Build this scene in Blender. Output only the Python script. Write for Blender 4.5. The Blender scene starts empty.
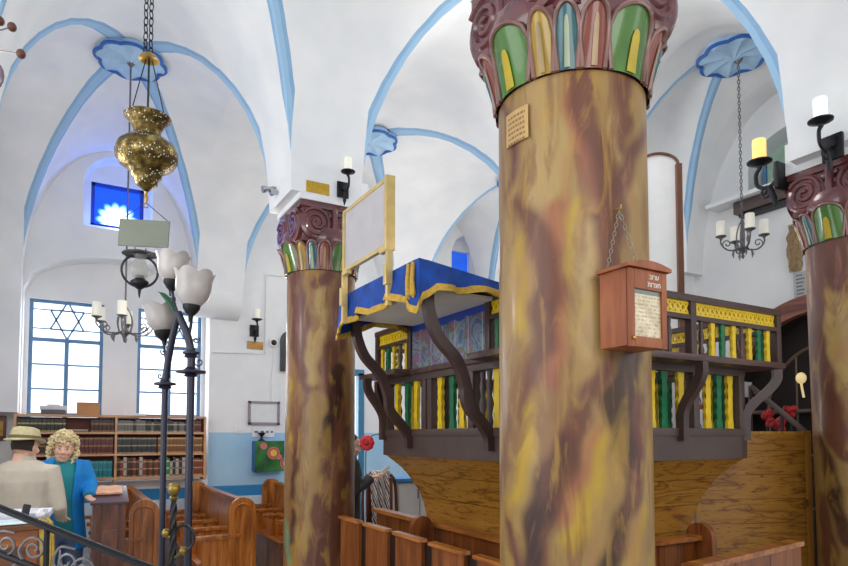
import bpy, bmesh, math, random
import numpy as np
from mathutils import Vector, Matrix, Quaternion
random.seed(7)
np.random.seed(7)
V = Vector
sin, cos, pi, sqrt = math.sin, math.cos, math.pi, math.sqrt
SC = bpy.context.scene
COL = SC.collection

# ------------------------------------------------------------------ camera
F, CX, CY, PIT, YAW, EYE = 620.0, 424.0, 406.8, math.radians(2.7), math.radians(30), 1.65
FWD = V((sin(YAW)*cos(PIT), cos(YAW)*cos(PIT), sin(PIT)))
RGT = V((cos(YAW), -sin(YAW), 0))
UPV = RGT.cross(FWD)
ORG = V((0, 0, EYE))
def ray(px, py):
    return FWD + RGT*((px-CX)/F) + UPV*((CY-py)/F)
def at_d(px, py, d):                      # point at a horizontal distance d in front of the lens
    r = ray(px, py); hd = r.x*sin(YAW)+r.y*cos(YAW)
    return ORG + r*(d/hd)
def at_x(px, py, x):
    r = ray(px, py); return ORG + r*(x/r.x)
def at_y(px, py, y):
    r = ray(px, py); return ORG + r*(y/r.y)
cam = bpy.data.cameras.new('camera'); camo = bpy.data.objects.new('camera', cam); COL.objects.link(camo)
cam.sensor_width = 36; cam.lens = F/848*36; cam.shift_y = (CY-283)/848; cam.clip_start = .05
camo.location = ORG
camo.rotation_euler = Matrix((RGT, UPV, -FWD)).transposed().to_euler()
SC.camera = camo

# ------------------------------------------------------------------ materials
def newmat(name):
    m = bpy.data.materials.new(name); m.use_nodes = True
    nt = m.node_tree; return m, nt, nt.nodes['Principled BSDF']
class NT:
    def __init__(s, nt): s.nt = nt
    def n(s, t, **k):
        n = s.nt.nodes.new(t)
        for a, b in k.items(): setattr(n, a, b)
        return n
    def l(s, a, b): s.nt.links.new(a, b)
    def m(s, op, a, b=None, c=None):
        n = s.nt.nodes.new('ShaderNodeMath'); n.operation = op
        for i, v in enumerate((a, b, c)):
            if v is None: continue
            if isinstance(v, (int, float)): n.inputs[i].default_value = v
            else: s.l(v, n.inputs[i])
        return n.outputs[0]
    def mix(s, fac, a, b, blend='MIX'):
        n = s.nt.nodes.new('ShaderNodeMix'); n.data_type = 'RGBA'; n.blend_type = blend
        for i, v in ((0, fac), (6, a), (7, b)):
            if isinstance(v, (int, float)): n.inputs[i].default_value = v
            elif isinstance(v, tuple): n.inputs[i].default_value = (*v[:3], 1)
            else: s.l(v, n.inputs[i])
        return n.outputs[2]
    def ramp(s, fac, stops, interp='LINEAR'):
        n = s.nt.nodes.new('ShaderNodeValToRGB'); cr = n.color_ramp; cr.interpolation = interp
        while len(cr.elements) < len(stops): cr.elements.new(.5)
        for e, (p, c) in zip(cr.elements, stops):
            e.position = p; e.color = (*c[:3], 1)
        s.l(fac, n.inputs[0]); return n.outputs[0]
    def noise(s, scale, vec=None, detail=3, dist=0, rough=.5):
        n = s.nt.nodes.new('ShaderNodeTexNoise'); n.inputs['Scale'].default_value = scale
        n.inputs['Detail'].default_value = detail; n.inputs['Distortion'].default_value = dist; n.inputs['Roughness'].default_value = rough
        if vec is not None: s.l(vec, n.inputs['Vector'])
        return n.outputs['Fac']
    def objco(s): return s.n('ShaderNodeTexCoord').outputs['Object']
    def pos(s): return s.n('ShaderNodeNewGeometry').outputs['Position']
    def mapping(s, vec, scale=(1,1,1), rot=(0,0,0), loc=(0,0,0)):
        n = s.n('ShaderNodeMapping'); n.inputs['Scale'].default_value = scale; n.inputs['Rotation'].default_value = rot; n.inputs['Location'].default_value = loc
        s.l(vec, n.inputs['Vector']); return n.outputs[0]
    def bump(s, h, bsdf, strength=.3, dist=.01):
        n = s.n('ShaderNodeBump'); n.inputs['Strength'].default_value = strength; n.inputs['Distance'].default_value = dist
        s.l(h, n.inputs['Height']); s.l(n.outputs[0], bsdf.inputs['Normal'])
def srgb(*c):
    return tuple(((v/255)/12.92 if v/255 <= .04045 else (((v/255)+.055)/1.055)**2.4) for v in c)
MATS = {}
def mat(name, col, rough=.5, metal=0., var=.12, scale=9., bump=0., emit=0., spec=.5, coat=0., trans=0., alpha=1., ecol=None):
    """col in sRGB 0-255; noise varies the value"""
    if name in MATS: return MATS[name]
    m, nt, b = newmat(name); q = NT(nt); c = srgb(*col)
    nz = q.noise(scale, q.objco(), 4)
    lo = tuple(v*(1-var) for v in c); hi = tuple(min(1, v*(1+var)) for v in c)
    out = q.ramp(nz, [(.3, lo), (.7, hi)])
    q.l(out, b.inputs['Base Color'])
    b.inputs['Roughness'].default_value = rough; b.inputs['Metallic'].default_value = metal
    b.inputs['Specular IOR Level'].default_value = spec; b.inputs['Coat Weight'].default_value = coat
    b.inputs['Transmission Weight'].default_value = trans; b.inputs['Alpha'].default_value = alpha
    if emit:
        b.inputs['Emission Color'].default_value = (*(srgb(*ecol) if ecol else c), 1); b.inputs['Emission Strength'].default_value = emit
    if bump: q.bump(q.noise(scale*4, q.objco(), 4), b, bump)
    MATS[name] = m; return m

def wood(name, c0, c1, c2, axis='x', scale=1., rough=.4, stretch=8., coat=.0, contrast=(.35, .5, .68)):
    if name in MATS: return MATS[name]
    m, nt, b = newmat(name); q = NT(nt)
    sc = {'x': (1, stretch, stretch), 'y': (stretch, 1, stretch), 'z': (stretch, stretch, 1)}[axis]
    v = q.mapping(q.objco(), tuple(s*scale for s in sc))
    nz = q.noise(1.6, v, 5, 1.2)
    fine = q.noise(9, v, 3)
    f = q.m('ADD', q.m('MULTIPLY', nz, .8), q.m('MULTIPLY', fine, .2))
    out = q.ramp(f, [(contrast[0], srgb(*c0)), (contrast[1], srgb(*c1)), (contrast[2], srgb(*c2))])
    q.l(out, b.inputs['Base Color']); b.inputs['Roughness'].default_value = rough; b.inputs['Coat Weight'].default_value = coat
    b.inputs['Coat Roughness'].default_value = .2
    q.bump(fine, b, .12, .004); MATS[name] = m; return m

def grained():                              # golden panelling with dark cathedral figure, grain running level
    m, nt, b = newmat('grained_panelling'); q = NT(nt)
    sep = q.n('ShaderNodeSeparateXYZ'); q.l(q.pos(), sep.inputs[0])
    u = q.m('ADD', q.m('MULTIPLY', sep.outputs[0], .8), q.m('MULTIPLY', sep.outputs[1], -.9))
    cmb = q.n('ShaderNodeCombineXYZ'); q.l(u, cmb.inputs[0]); q.l(sep.outputs[2], cmb.inputs[1])
    v = q.mapping(cmb.outputs[0], (1.3, 8., 1))
    nz = q.noise(1.2, v, 2, .5)
    rings = q.m('FRACT', q.m('MULTIPLY', nz, 5.))
    line = q.ramp(rings, [(0, srgb(104, 62, 16)), (.06, srgb(138, 90, 26)), (.25, srgb(154, 104, 34)), (.8, srgb(162, 114, 40)), (.94, srgb(144, 96, 30)), (1, srgb(104, 62, 16))])
    fl = q.noise(4, q.mapping(cmb.outputs[0], (3, 26, 1)), 3)
    spots = q.ramp(fl, [(.60, (0, 0, 0)), (.66, (1, 1, 1))])
    out = q.mix(spots, line, srgb(92, 50, 14))
    seam = q.m('LESS_THAN', q.m('FRACT', q.m('MULTIPLY', q.m('ADD', sep.outputs[2], .07), 5.6)), .03)
    out = q.mix(q.m('MULTIPLY', seam, .75), out, srgb(70, 40, 10))
    q.l(out, b.inputs['Base Color']); b.inputs['Roughness'].default_value = .42
    MATS['grain'] = m; return m

def plaster_mat():
    m, nt, b = newmat('white_plaster_with_blue_ribs'); q = NT(nt)
    at = q.n('ShaderNodeAttribute', attribute_name='bay'); sep = q.n('ShaderNodeSeparateXYZ'); q.l(at.outputs['Vector'], sep.inputs[0])
    ax = q.m('ABSOLUTE', sep.outputs[0]); ay = q.m('ABSOLUTE', sep.outputs[1])
    mx = q.m('MAXIMUM', ax, ay); dd = q.m('ABSOLUTE', q.m('SUBTRACT', ax, ay))
    wob = q.m('MULTIPLY', q.m('SUBTRACT', q.noise(3, q.pos(), 2), .5), .03)
    near = q.m('MAXIMUM', q.m('SUBTRACT', .5, mx), 0)
    w = q.m('ADD', q.m('ADD', .075, q.m('MULTIPLY', near, .10)), wob)
    rib = q.m('MULTIPLY', q.m('LESS_THAN', dd, w), q.m('LESS_THAN', mx, .985))
    edge = q.m('GREATER_THAN', dd, q.m('MULTIPLY', w, .55))
    nz = q.noise(2.2, q.pos(), 3)
    white = q.ramp(nz, [(.3, srgb(226, 228, 231)), (.7, srgb(240, 240, 240))])
    blue = q.mix(edge, srgb(150, 190, 222), srgb(122, 166, 206))
    blue = q.mix(q.m('MULTIPLY', q.noise(6, q.pos(), 3), .5), blue, srgb(182, 208, 232))
    q.l(q.mix(rib, white, blue), b.inputs['Base Color']); b.inputs['Roughness'].default_value = .8
    q.bump(q.noise(7, q.pos(), 5), b, .12, .02)
    return m

def wall_mat(name, dado_x=None):
    m, nt, b = newmat(name); q = NT(nt)
    sep = q.n('ShaderNodeSeparateXYZ'); q.l(q.pos(), sep.inputs[0]); z = sep.outputs[2]
    nz = q.noise(1.7, q.pos(), 3)
    out = q.ramp(nz, [(.3, srgb(226, 228, 231)), (.7, srgb(240, 240, 241))])
    if dado_x is not None:
        inx = q.m('GREATER_THAN', sep.outputs[0], dado_x)
        lb = q.m('MULTIPLY', inx, q.m('LESS_THAN', z, 1.70))
        out = q.mix(lb, out, q.ramp(nz, [(.3, srgb(152, 196, 228)), (.7, srgb(176, 212, 238))]))
        low = q.m('LESS_THAN', z, .80)
        out = q.mix(low, out, srgb(206, 222, 236))
        st = q.m('MULTIPLY', q.m('LESS_THAN', z, .95), q.m('GREATER_THAN', z, .80))
        out = q.mix(st, out, srgb(44, 134, 196))
    q.l(out, b.inputs['Base Color']); b.inputs['Roughness'].default_value = .75
    q.bump(q.noise(8, q.pos(), 5), b, .1, .02)
    return m

def floor_mat():
    m, nt, b = newmat('checkered_stone_tiles'); q = NT(nt)
    ch = q.n('ShaderNodeTexChecker'); ch.inputs['Scale'].default_value = 3.6
    q.l(q.mapping(q.pos(), (1, 1, 1), (0, 0, 0), (0, 0, .05)), ch.inputs['Vector'])
    nz = q.noise(5, q.pos(), 4)
    a = q.ramp(nz, [(.3, srgb(206, 204, 200)), (.7, srgb(226, 224, 220))]); c = q.ramp(nz, [(.3, srgb(90, 86, 86)), (.7, srgb(120, 116, 114))])
    q.l(q.mix(ch.outputs['Fac'], a, c), b.inputs['Base Color']); b.inputs['Roughness'].default_value = .3
    return m

def shaft_mat():
    m, nt, b = newmat('painted_marbling'); q = NT(nt)
    at = q.n('ShaderNodeAttribute', attribute_name='Col')
    v = q.mapping(q.objco(), (4, 4, 1.8))
    nz = q.noise(1.6, v, 5, 1.2)
    out = q.mix(.5, at.outputs['Color'], q.ramp(nz, [(.25, (.34, .32, .32)), (.5, (.5, .5, .5)), (.75, (.66, .65, .58))]), 'OVERLAY')
    f1 = q.noise(1.0, q.mapping(q.objco(), (6, 6, 1.5), (.2, .1, 0)), 6, 1.6, .6)
    f2 = q.noise(1.0, q.mapping(q.objco(), (7, 7, 1.9), (-.2, .1, 0), (3, 5, 2)), 5, 1.4, .55)
    m1 = q.ramp(f1, [(.50, (0, 0, 0)), (.62, (.55, .55, .55))]); m2 = q.ramp(f2, [(.54, (0, 0, 0)), (.64, (.5, .5, .5))]); m3 = q.ramp(f1, [(.32, (.45, .45, .45)), (.44, (0, 0, 0))])
    out = q.mix(m1, out, srgb(110, 62, 46)); out = q.mix(m2, out, srgb(176, 138, 58)); out = q.mix(m3, out, srgb(160, 108, 82))
    q.l(out, b.inputs['Base Color']); b.inputs['Roughness'].default_value = .42; b.inputs['Specular IOR Level'].default_value = .35; b.inputs['Coat Weight'].default_value = .12; b.inputs['Coat Roughness'].default_value = .15
    q.bump(q.noise(5, q.objco(), 4), b, .12, .02)
    return m

def book_mat(name, col, band):
    m, nt, b = newmat(name); q = NT(nt)
    co = q.objco(); sep = q.n('ShaderNodeSeparateXYZ'); q.l(co, sep.inputs[0])
    f = q.m('FRACT', q.m('MULTIPLY', sep.outputs[2], 11.))
    bd = q.m('MULTIPLY', q.m('LESS_THAN', f, .2), q.m('LESS_THAN', sep.outputs[1], 0.02))
    base = q.ramp(q.noise(14, co, 3), [(.3, tuple(v*.75 for v in srgb(*col))), (.7, srgb(*col))])
    q.l(q.mix(bd, base, srgb(*band)), b.inputs['Base Color']); b.inputs['Roughness'].default_value = .45
    return m

def painting_mat():
    m, nt, b = newmat('many_coloured_painting'); q = NT(nt)
    vo = q.n('ShaderNodeTexVoronoi'); vo.inputs['Scale'].default_value = 9
    q.l(q.mapping(q.pos(), (1, 1, 1.3)), vo.inputs['Vector'])
    nz = q.noise(5, q.pos(), 5, 2.5)
    base = q.ramp(nz, [(.2, srgb(24, 44, 104)), (.38, srgb(84, 118, 150)), (.46, srgb(160, 160, 186)), (.52, srgb(66, 120, 100)), (.58, srgb(168, 70, 66)), (.66, srgb(120, 130, 190)), (.8, srgb(214, 196, 140))])
    out = q.mix(.07, base, vo.outputs['Color']); out = q.mix(.38, out, srgb(14, 36, 66))
    sep = q.n('ShaderNodeSeparateXYZ'); q.l(q.pos(), sep.inputs[0])
    ln = q.m('LESS_THAN', q.m('FRACT', q.m('MULTIPLY', sep.outputs[1], 6.5)), .05)
    out = q.mix(q.m('MULTIPLY', ln, .55), out, srgb(190, 200, 190))
    top = q.m('GREATER_THAN', q.m('ADD', sep.outputs[2], q.m('MULTIPLY', q.noise(14, q.pos(), 2), .08)), 2.44)
    out = q.mix(top, out, srgb(26, 60, 150))
    q.l(out, b.inputs['Base Color']); b.inputs['Roughness'].default_value = .35
    return m

def scrollpanel_mat():
    m, nt, b = newmat('white_tiles_with_blue_scrolls'); q = NT(nt)
    sep = q.n('ShaderNodeSeparateXYZ'); q.l(q.pos(), sep.inputs[0]); y, z = sep.outputs[1], sep.outputs[2]
    fy = q.m('SUBTRACT', q.m('FRACT', q.m('MULTIPLY', y, 4.)), .5); fz = q.m('SUBTRACT', q.m('FRACT', q.m('MULTIPLY', z, 3.2)), .5)
    r = q.m('SQRT', q.m('ADD', q.m('MULTIPLY', fy, fy), q.m('MULTIPLY', fz, fz)))
    an = q.m('ARCTAN2', fz, fy)
    sp = q.m('FRACT', q.m('ADD', q.m('MULTIPLY', r, 5.), q.m('DIVIDE', an, 6.2832)))
    ink = q.m('MULTIPLY', q.m('LESS_THAN', sp, .32), q.m('LESS_THAN', r, .46))
    out = q.mix(ink, srgb(236, 236, 240), srgb(58, 74, 140))
    band = q.m('LESS_THAN', q.m('ABSOLUTE', q.m('SUBTRACT', z, 2.0)), .03)
    out = q.mix(band, out, srgb(170, 74, 52))
    q.l(out, b.inputs['Base Color']); b.inputs['Roughness'].default_value = .3
    return m

def sunburst_mat(name, cx, cz):
    m, nt, b = newmat(name); q = NT(nt)
    sep = q.n('ShaderNodeSeparateXYZ'); q.l(q.pos(), sep.inputs[0])
    dx = q.m('SUBTRACT', sep.outputs[0], cx); dz = q.m('SUBTRACT', sep.outputs[2], cz)
    r = q.m('SQRT', q.m('ADD', q.m('MULTIPLY', dx, dx), q.m('MULTIPLY', dz, dz)))
    an = q.m('ARCTAN2', dz, dx)
    lim = q.m('ADD', .225, q.m('MULTIPLY', q.m('ABSOLUTE', q.m('SINE', q.m('MULTIPLY', an, 6.5))), .05))
    f = q.m('DIVIDE', r, lim)
    c = q.ramp(f, [(.55, srgb(236, 246, 255)), (.9, srgb(70, 140, 240)), (1.1, srgb(14, 60, 190))])
    q.l(c, b.inputs['Base Color']); q.l(c, b.inputs['Emission Color']); b.inputs['Emission Strength'].default_value = 1.6  # daylight coming through the glass is put in as emission
    b.inputs['Roughness'].default_value = .2
    return m

def greenbox_mat():
    m, nt, b = newmat('green_naive_painting'); q = NT(nt)
    co = q.objco(); vo = q.n('ShaderNodeTexVoronoi'); vo.inputs['Scale'].default_value = 4.2; q.l(co, vo.inputs['Vector'])
    d = vo.outputs['Distance']
    base = q.ramp(q.noise(7, co, 4), [(.35, srgb(20, 76, 36)), (.65, srgb(50, 122, 58))])
    fl = q.ramp(d, [(.18, srgb(226, 186, 90)), (.24, srgb(178, 60, 50)), (.36, srgb(206, 120, 110)), (.40, (0, 0, 0))])
    out = q.mix(q.m('LESS_THAN', d, .38), base, fl)
    q.l(out, b.inputs['Base Color']); b.inputs['Roughness'].default_value = .5
    return m

def brass_pierced():
    m, nt, b = newmat('pierced_old_brass'); q = NT(nt)
    vo = q.n('ShaderNodeTexVoronoi'); vo.inputs['Scale'].default_value = 78; q.l(q.objco(), vo.inputs['Vector'])
    sep = q.n('ShaderNodeSeparateXYZ'); q.l(q.objco(), sep.inputs[0])
    zone = q.m('FRACT', q.m('MULTIPLY', sep.outputs[2], 8.5))
    hole = q.m('MULTIPLY', q.m('LESS_THAN', vo.outputs['Distance'], .33), q.m('GREATER_THAN', zone, .32))
    nz = q.noise(20, q.objco(), 4)
    base = q.ramp(nz, [(.35, srgb(66, 52, 22)), (.55, srgb(120, 98, 46)), (.72, srgb(186, 164, 96))])
    rnd = q.n('ShaderNodeSeparateColor'); q.l(vo.outputs['Color'], rnd.inputs[0])
    holec = q.mix(q.m('GREATER_THAN', rnd.outputs[0], .60), srgb(34, 26, 12), srgb(232, 230, 220))
    out = q.mix(hole, base, holec)
    q.l(out, b.inputs['Base Color']); q.l(q.m('MULTIPLY', q.m('SUBTRACT', 1., hole), .7), b.inputs['Metallic'])
    b.inputs['Roughness'].default_value = .32
    q.bump(vo.outputs['Distance'], b, .5, .004)
    return m

def note_mat():
    m, nt, b = newmat('paper_behind_glass'); q = NT(nt)
    sep = q.n('ShaderNodeSeparateXYZ'); q.l(q.objco(), sep.inputs[0])
    nz = q.noise(18, q.objco(), 5, 1.)
    base = q.ramp(nz, [(.3, srgb(176, 158, 122)), (.7, srgb(222, 206, 172))])
    ln = q.m('MULTIPLY', q.m('LESS_THAN', q.m('FRACT', q.m('MULTIPLY', sep.outputs[2], 75.)), .4), q.m('GREATER_THAN', q.noise(90, q.objco(), 2), .5))
    out = q.mix(q.m('MULTIPLY', ln, .5), base, srgb(110, 96, 74))
    top = q.m('GREATER_THAN', sep.outputs[2], .185)
    out = q.mix(top, out, srgb(96, 110, 100))
    q.l(out, b.inputs['Base Color']); b.inputs['Roughness'].default_value = .25
    return m
def striped_mat():
    m, nt, b = newmat('striped_woven_shawl'); q = NT(nt)
    sep = q.n('ShaderNodeSeparateXYZ'); q.l(q.objco(), sep.inputs[0])
    f = q.m('FRACT', q.m('ADD', q.m('MULTIPLY', sep.outputs[0], 16.), q.m('MULTIPLY', sep.outputs[2], 5.)))
    q.l(q.ramp(f, [(0, srgb(225, 222, 218)), (.25, srgb(70, 72, 110)), (.45, srgb(215, 205, 190)), (.6, srgb(150, 96, 80)), (.75, srgb(230, 228, 226)), (.9, srgb(60, 70, 90))], 'CONSTANT'), b.inputs['Base Color'])
    b.inputs['Roughness'].default_value = .9
    return m
def glass_mat(name, tint, fac):
    m, nt, b = newmat(name); q = NT(nt)
    b.inputs['Base Color'].default_value = (*srgb(*tint), 1); b.inputs['Roughness'].default_value = .15
    tr = q.n('ShaderNodeBsdfTransparent'); tr.inputs[0].default_value = (*srgb(*tint), 1); mx = q.n('ShaderNodeMixShader'); mx.inputs[0].default_value = fac
    q.l(tr.outputs[0], mx.inputs[1]); q.l(b.outputs[0], mx.inputs[2])
    q.l(mx.outputs[0], nt.nodes['Material Output'].inputs['Surface'])
    return m

PLASTER = plaster_mat(); WALLB = wall_mat('back_wall_paint', 1.725); WALLP = wall_mat('plain_wall_paint'); FLOORM = floor_mat(); SHAFT = shaft_mat()
GRAIN = grained(); PAINTING = painting_mat()
BROWN = wood('dark_umber_wood', (52, 34, 32), (78, 54, 50), (100, 74, 68), 'x', 1., .38, 8)
PEW = wood('amber_pew_wood', (122, 66, 22), (168, 98, 38), (196, 128, 60), 'z', 1., .3, 9, .3)
PEWH = wood('amber_pew_wood_level', (112, 60, 22), (158, 92, 38), (190, 124, 60), 'y', 1., .3, 9, .3)
PEWX = wood('amber_pew_wood_cross', (70, 38, 16), (104, 58, 24), (130, 78, 36), 'x', 1., .35, 9, .2)
DPEW = wood('brown_pew_wood', (92, 48, 20), (126, 68, 28), (152, 88, 40), 'z', 1., .35, 9, .2)
DESK = wood('dark_desk_wood', (72, 38, 28), (100, 56, 38), (124, 74, 52), 'z', 1., .35, 8, .2)
SHELFW = wood('pale_shelf_wood', (182, 130, 92), (206, 156, 116), (222, 178, 138), 'x', 1., .5, 8)
IRON = mat('black_wrought_iron', (34, 34, 38), .42, .5, .2, 20)
STEEL = mat('greyed_iron', (112, 108, 110), .4, .5, .2, 20)
BRASS = mat('brass', (186, 150, 72), .3, .8, .2, 14)
GOLD = mat('gilded_wood', (214, 186, 120), .35, .35, .12, 14)
GOLDF = mat('gold_fringe', (204, 164, 62), .6, .1, .2, 60, .6)
BLUEV = mat('blue_velvet', (0, 62, 148), .7, 0, .4, 9, .25)
WHITE = mat('white_gloss', (232, 232, 230), .5, 0, .04)
CREAM = mat('cream_board', (222, 216, 208), .6, 0, .05, 5)
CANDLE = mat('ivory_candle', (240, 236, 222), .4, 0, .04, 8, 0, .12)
YELLOW = mat('yellow_paint', (222, 186, 22), .4, 0, .12, 12)
GREEN = mat('green_paint', (16, 104, 62), .4, 0, .15, 12)
MAROON = mat('burgundy_gloss', (100, 52, 54), .22, 0, .3, 6, .2, 0, .6, .5)
LEAFM = {'green': mat('leaf_green', (66, 108, 36), .25, 0, .25, 6, 0, 0, .5, .4), 'yellow': mat('leaf_yellow', (158, 124, 24), .25, 0, .2, 6, 0, 0, .5, .4),
         'teal': mat('leaf_teal', (34, 88, 94), .25, 0, .25, 6, 0, 0, .5, .4), 'red': mat('leaf_red', (122, 54, 38), .25, 0, .25, 6, 0, 0, .5, .4)}
LEAFC = {'green': mat('leaf_core_yellow', (180, 156, 30), .3, 0, .2, 8), 'yellow': mat('leaf_core_tan', (150, 126, 78), .3, 0, .2, 8),
         'teal': mat('leaf_core_pale', (150, 160, 132), .3, 0, .2, 8), 'red': mat('leaf_core_buff', (156, 128, 92), .3, 0, .2, 8)}
BLUEF = mat('blue_window_paint', (92, 132, 170), .5, 0, .12)
BLACK = mat('black_plastic', (26, 26, 28), .5, 0, .1)
REDM = mat('red_cloth', (186, 34, 40), .7, 0, .3, 10)
SKIN = mat('skin', (232, 184, 158), .5, 0, .06, 10)
PAPER = mat('white_paper', (232, 234, 238), .7, 0, .05, 8)

# ------------------------------------------------------------------ mesh builder
class MB:
    def __init__(s): s.bm = bmesh.new()
    def quad(s, *p):
        return s.bm.faces.new([s.bm.verts.new(V(a)) for a in p])
    def box(s, c, d, rot=None, bev=0.):
        r = bmesh.ops.create_cube(s.bm, size=1.0); vs = r['verts']
        M = Matrix.Diagonal((*d, 1))
        if rot is not None: M = rot.to_4x4() @ M
        M = Matrix.Translation(V(c)) @ M
        bmesh.ops.transform(s.bm, matrix=M, verts=vs)
        if bev:
            es = list({e for v in vs for e in v.link_edges})
            bmesh.ops.bevel(s.bm, geom=es, offset=bev, segments=2, affect='EDGES', profile=.7)
        return s
    def bx(s, a, b, bev=0.):
        a, b = V(a), V(b); return s.box((a+b)/2, [abs(b[i]-a[i]) for i in range(3)], None, bev)
    def bar(s, p, q, w, h, up=(0, 0, 1), bev=0.):
        p, q = V(p), V(q); x = (q-p); L = x.length; x.normalize(); up = V(up)
        y = up.cross(x)
        if y.length < 1e-4: y = V((0, 1, 0)).cross(x)
        y.normalize(); z = x.cross(y)
        return s.box((p+q)/2, (L, w, h), Matrix((x, y, z)).transposed(), bev)
    def rings(s, rs, closed=True, cap=True, loop=False):
        n = len(rs[0]); vv = [[s.bm.verts.new(V(p)) for p in r] for r in rs]
        m = len(rs) if loop else len(rs)-1
        for i in range(m):
            a, b = vv[i], vv[(i+1) % len(rs)]
            for j in range(n if closed else n-1):
                k = (j+1) % n
                try: s.bm.faces.new((a[j], a[k], b[k], b[j]))
                except ValueError: pass
        if cap and not loop and closed:
            s.bm.faces.new(vv[0][::-1]); s.bm.faces.new(vv[-1])
        return s
    def tube(s, pts, r, n=8, flat=None, loop=False, up=None, cap=True):
        pts = [V(p) for p in pts]; N = len(pts)
        if not hasattr(r, '__len__'): r = [r]*N
        T = []
        for i in range(N):
            if loop: t = pts[(i+1) % N]-pts[i-1]
            else: t = pts[min(i+1, N-1)]-pts[max(i-1, 0)]
            T.append(t.normalized() if t.length > 1e-9 else V((0, 0, 1)))
        u = V(up) if up is not None else (V((0, 0, 1)) if abs(T[0].z) < .9 else V((1, 0, 0)))
        u = (u-T[0]*u.dot(T[0])).normalized(); rs = []
        for i in range(N):
            u = u-T[i]*u.dot(T[i])
            u = u.normalized() if u.length > 1e-6 else T[i].orthogonal().normalized()
            w = T[i].cross(u); a, b = (flat if flat else (1, 1))
            rs.append([pts[i]+(u*cos(2*pi*j/n)*a+w*sin(2*pi*j/n)*b)*r[i] for j in range(n)])
        return s.rings(rs, True, cap, loop)
    def lathe(s, prof, c=(0, 0, 0), n=24, axis='z', cap=True, wob=None):
        c = V(c); rs = []
        for k, (r, h) in enumerate(prof):
            ring = []
            for j in range(n):
                a = 2*pi*j/n; rr = max(r, 1e-4)
                hh = h
                if wob: rr, hh = wob(k, a, rr, h)
                p = V((rr*cos(a), rr*sin(a), hh))
                if axis == 'x': p = V((p.z, p.x, p.y))
                if axis == 'y': p = V((p.y, p.z, p.x))
                ring.append(c+p)
            rs.append(ring)
        return s.rings(rs, True, cap)
    def ell(s, c, r, n=14, m=9, rot=None):
        c = V(c); rs = []
        for i in range(m+1):
            t = pi*i/m; ring = []
            for j in range(n):
                a = 2*pi*j/n; st = max(sin(t), .02)
                p = V((r[0]*st*cos(a), r[1]*st*sin(a), -r[2]*cos(t)))
                if rot is not None: p = rot @ p
                ring.append(c+p)
            rs.append(ring)
        return s.rings(rs)
    def prism(s, poly, o, ux, uy, ext):
        """polygon (2D) in the plane o,ux,uy pushed out along ext"""
        o, ux, uy, ext = V(o), V(ux), V(uy), V(ext)
        a = [s.bm.verts.new(o+ux*p[0]+uy*p[1]) for p in poly]; b = [s.bm.verts.new(o+ux*p[0]+uy*p[1]+ext) for p in poly]
        n = len(poly)
        f1 = s.bm.faces.new(a); f2 = s.bm.faces.new(b[::-1])
        for i in range(n): s.bm.faces.new((a[i], b[i], b[(i+1) % n], a[(i+1) % n]))
        if n > 4: bmesh.ops.triangulate(s.bm, faces=[f1, f2])
        return s
    def build(s, name, m, parent=None, smooth=35, world=True, at=None):
        bm = s.bm; bmesh.ops.recalc_face_normals(bm, faces=bm.faces)
        me = bpy.data.meshes.new(name)
        if parent is not None: off = parent_loc(parent) if world else V((0, 0, 0))
        elif at is not None: off = V(at)
        else:
            cs = [v.co for v in bm.verts]
            off = V(((min(c.x for c in cs)+max(c.x for c in cs))/2, (min(c.y for c in cs)+max(c.y for c in cs))/2, min(c.z for c in cs)))
        for v in bm.verts: v.co -= off
        bm.to_mesh(me); bm.free()
        me.materials.append(m)
        if smooth:
            me.polygons.foreach_set('use_smooth', [True]*len(me.polygons)); me.set_sharp_from_angle(angle=math.radians(smooth))
        o = bpy.data.objects.new(name, me); COL.objects.link(o)
        if parent is not None: o.parent = parent
        else: o.location = off
        return o
def parent_loc(o):
    p = V(o.location)
    while o.parent: o = o.parent; p += V(o.location)
    return p
def tag(o, label, cat, group=None, kind=None):
    o['label'] = label; o['category'] = cat
    if group: o['group'] = group
    if kind: o['kind'] = kind
    return o
def struct(o): o['kind'] = 'structure'; return o
def thing(name, loc, label=None, cat=None, group=None):
    o = bpy.data.objects.new(name, None); COL.objects.link(o); o.location = V(loc); o.empty_display_size = .1
    if label: tag(o, label, cat, group)
    return o
def kids(o): return [c for c in COL.objects if c.parent == o]
def copy_tree(o, parent=None):
    ch = kids(o); c = o.copy(); COL.objects.link(c)
    if parent is not None: c.parent = parent
    for k in ch: copy_tree(k, c)
    return c
def spiral(c, ux, uy, r0, r1, turns, a0=0., n=40):
    c, ux, uy = V(c), V(ux), V(uy); out = []
    for i in range(n+1):
        t = i/n; r = r0+(r1-r0)*t; a = a0+2*pi*turns*t
        out.append(c+ux*(r*cos(a))+uy*(r*sin(a)))
    return out
def smoothpts(pts, k=6):
    """Catmull-Rom through the points"""
    P = [V(p) for p in pts]; out = []
    for i in range(len(P)-1):
        p0, p1, p2, p3 = P[max(i-1, 0)], P[i], P[i+1], P[min(i+2, len(P)-1)]
        for j in range(k):
            t = j/k
            out.append(.5*((2*p1)+(p2-p0)*t+(2*p0-5*p1+4*p2-p3)*t*t+(3*p1-p0-3*p2+p3)*t**3))
    out.append(P[-1]); return out
def chain_pts(mb, p, q, link=.03, r=.004):
    p, q = V(p), V(q); L = (q-p).length; n = max(2, int(L/link)); t = (q-p)/n
    d = t.normalized(); a = d.orthogonal().normalized(); b = d.cross(a)
    for i in range(n):
        c = p+t*(i+.5); w = a if i % 2 else b
        pts = [c+d*(t.length*.62*cos(2*pi*j/8))+w*(t.length*.3*sin(2*pi*j/8)) for j in range(8)]
        mb.tube(pts, r, 4, None, True)

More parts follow.
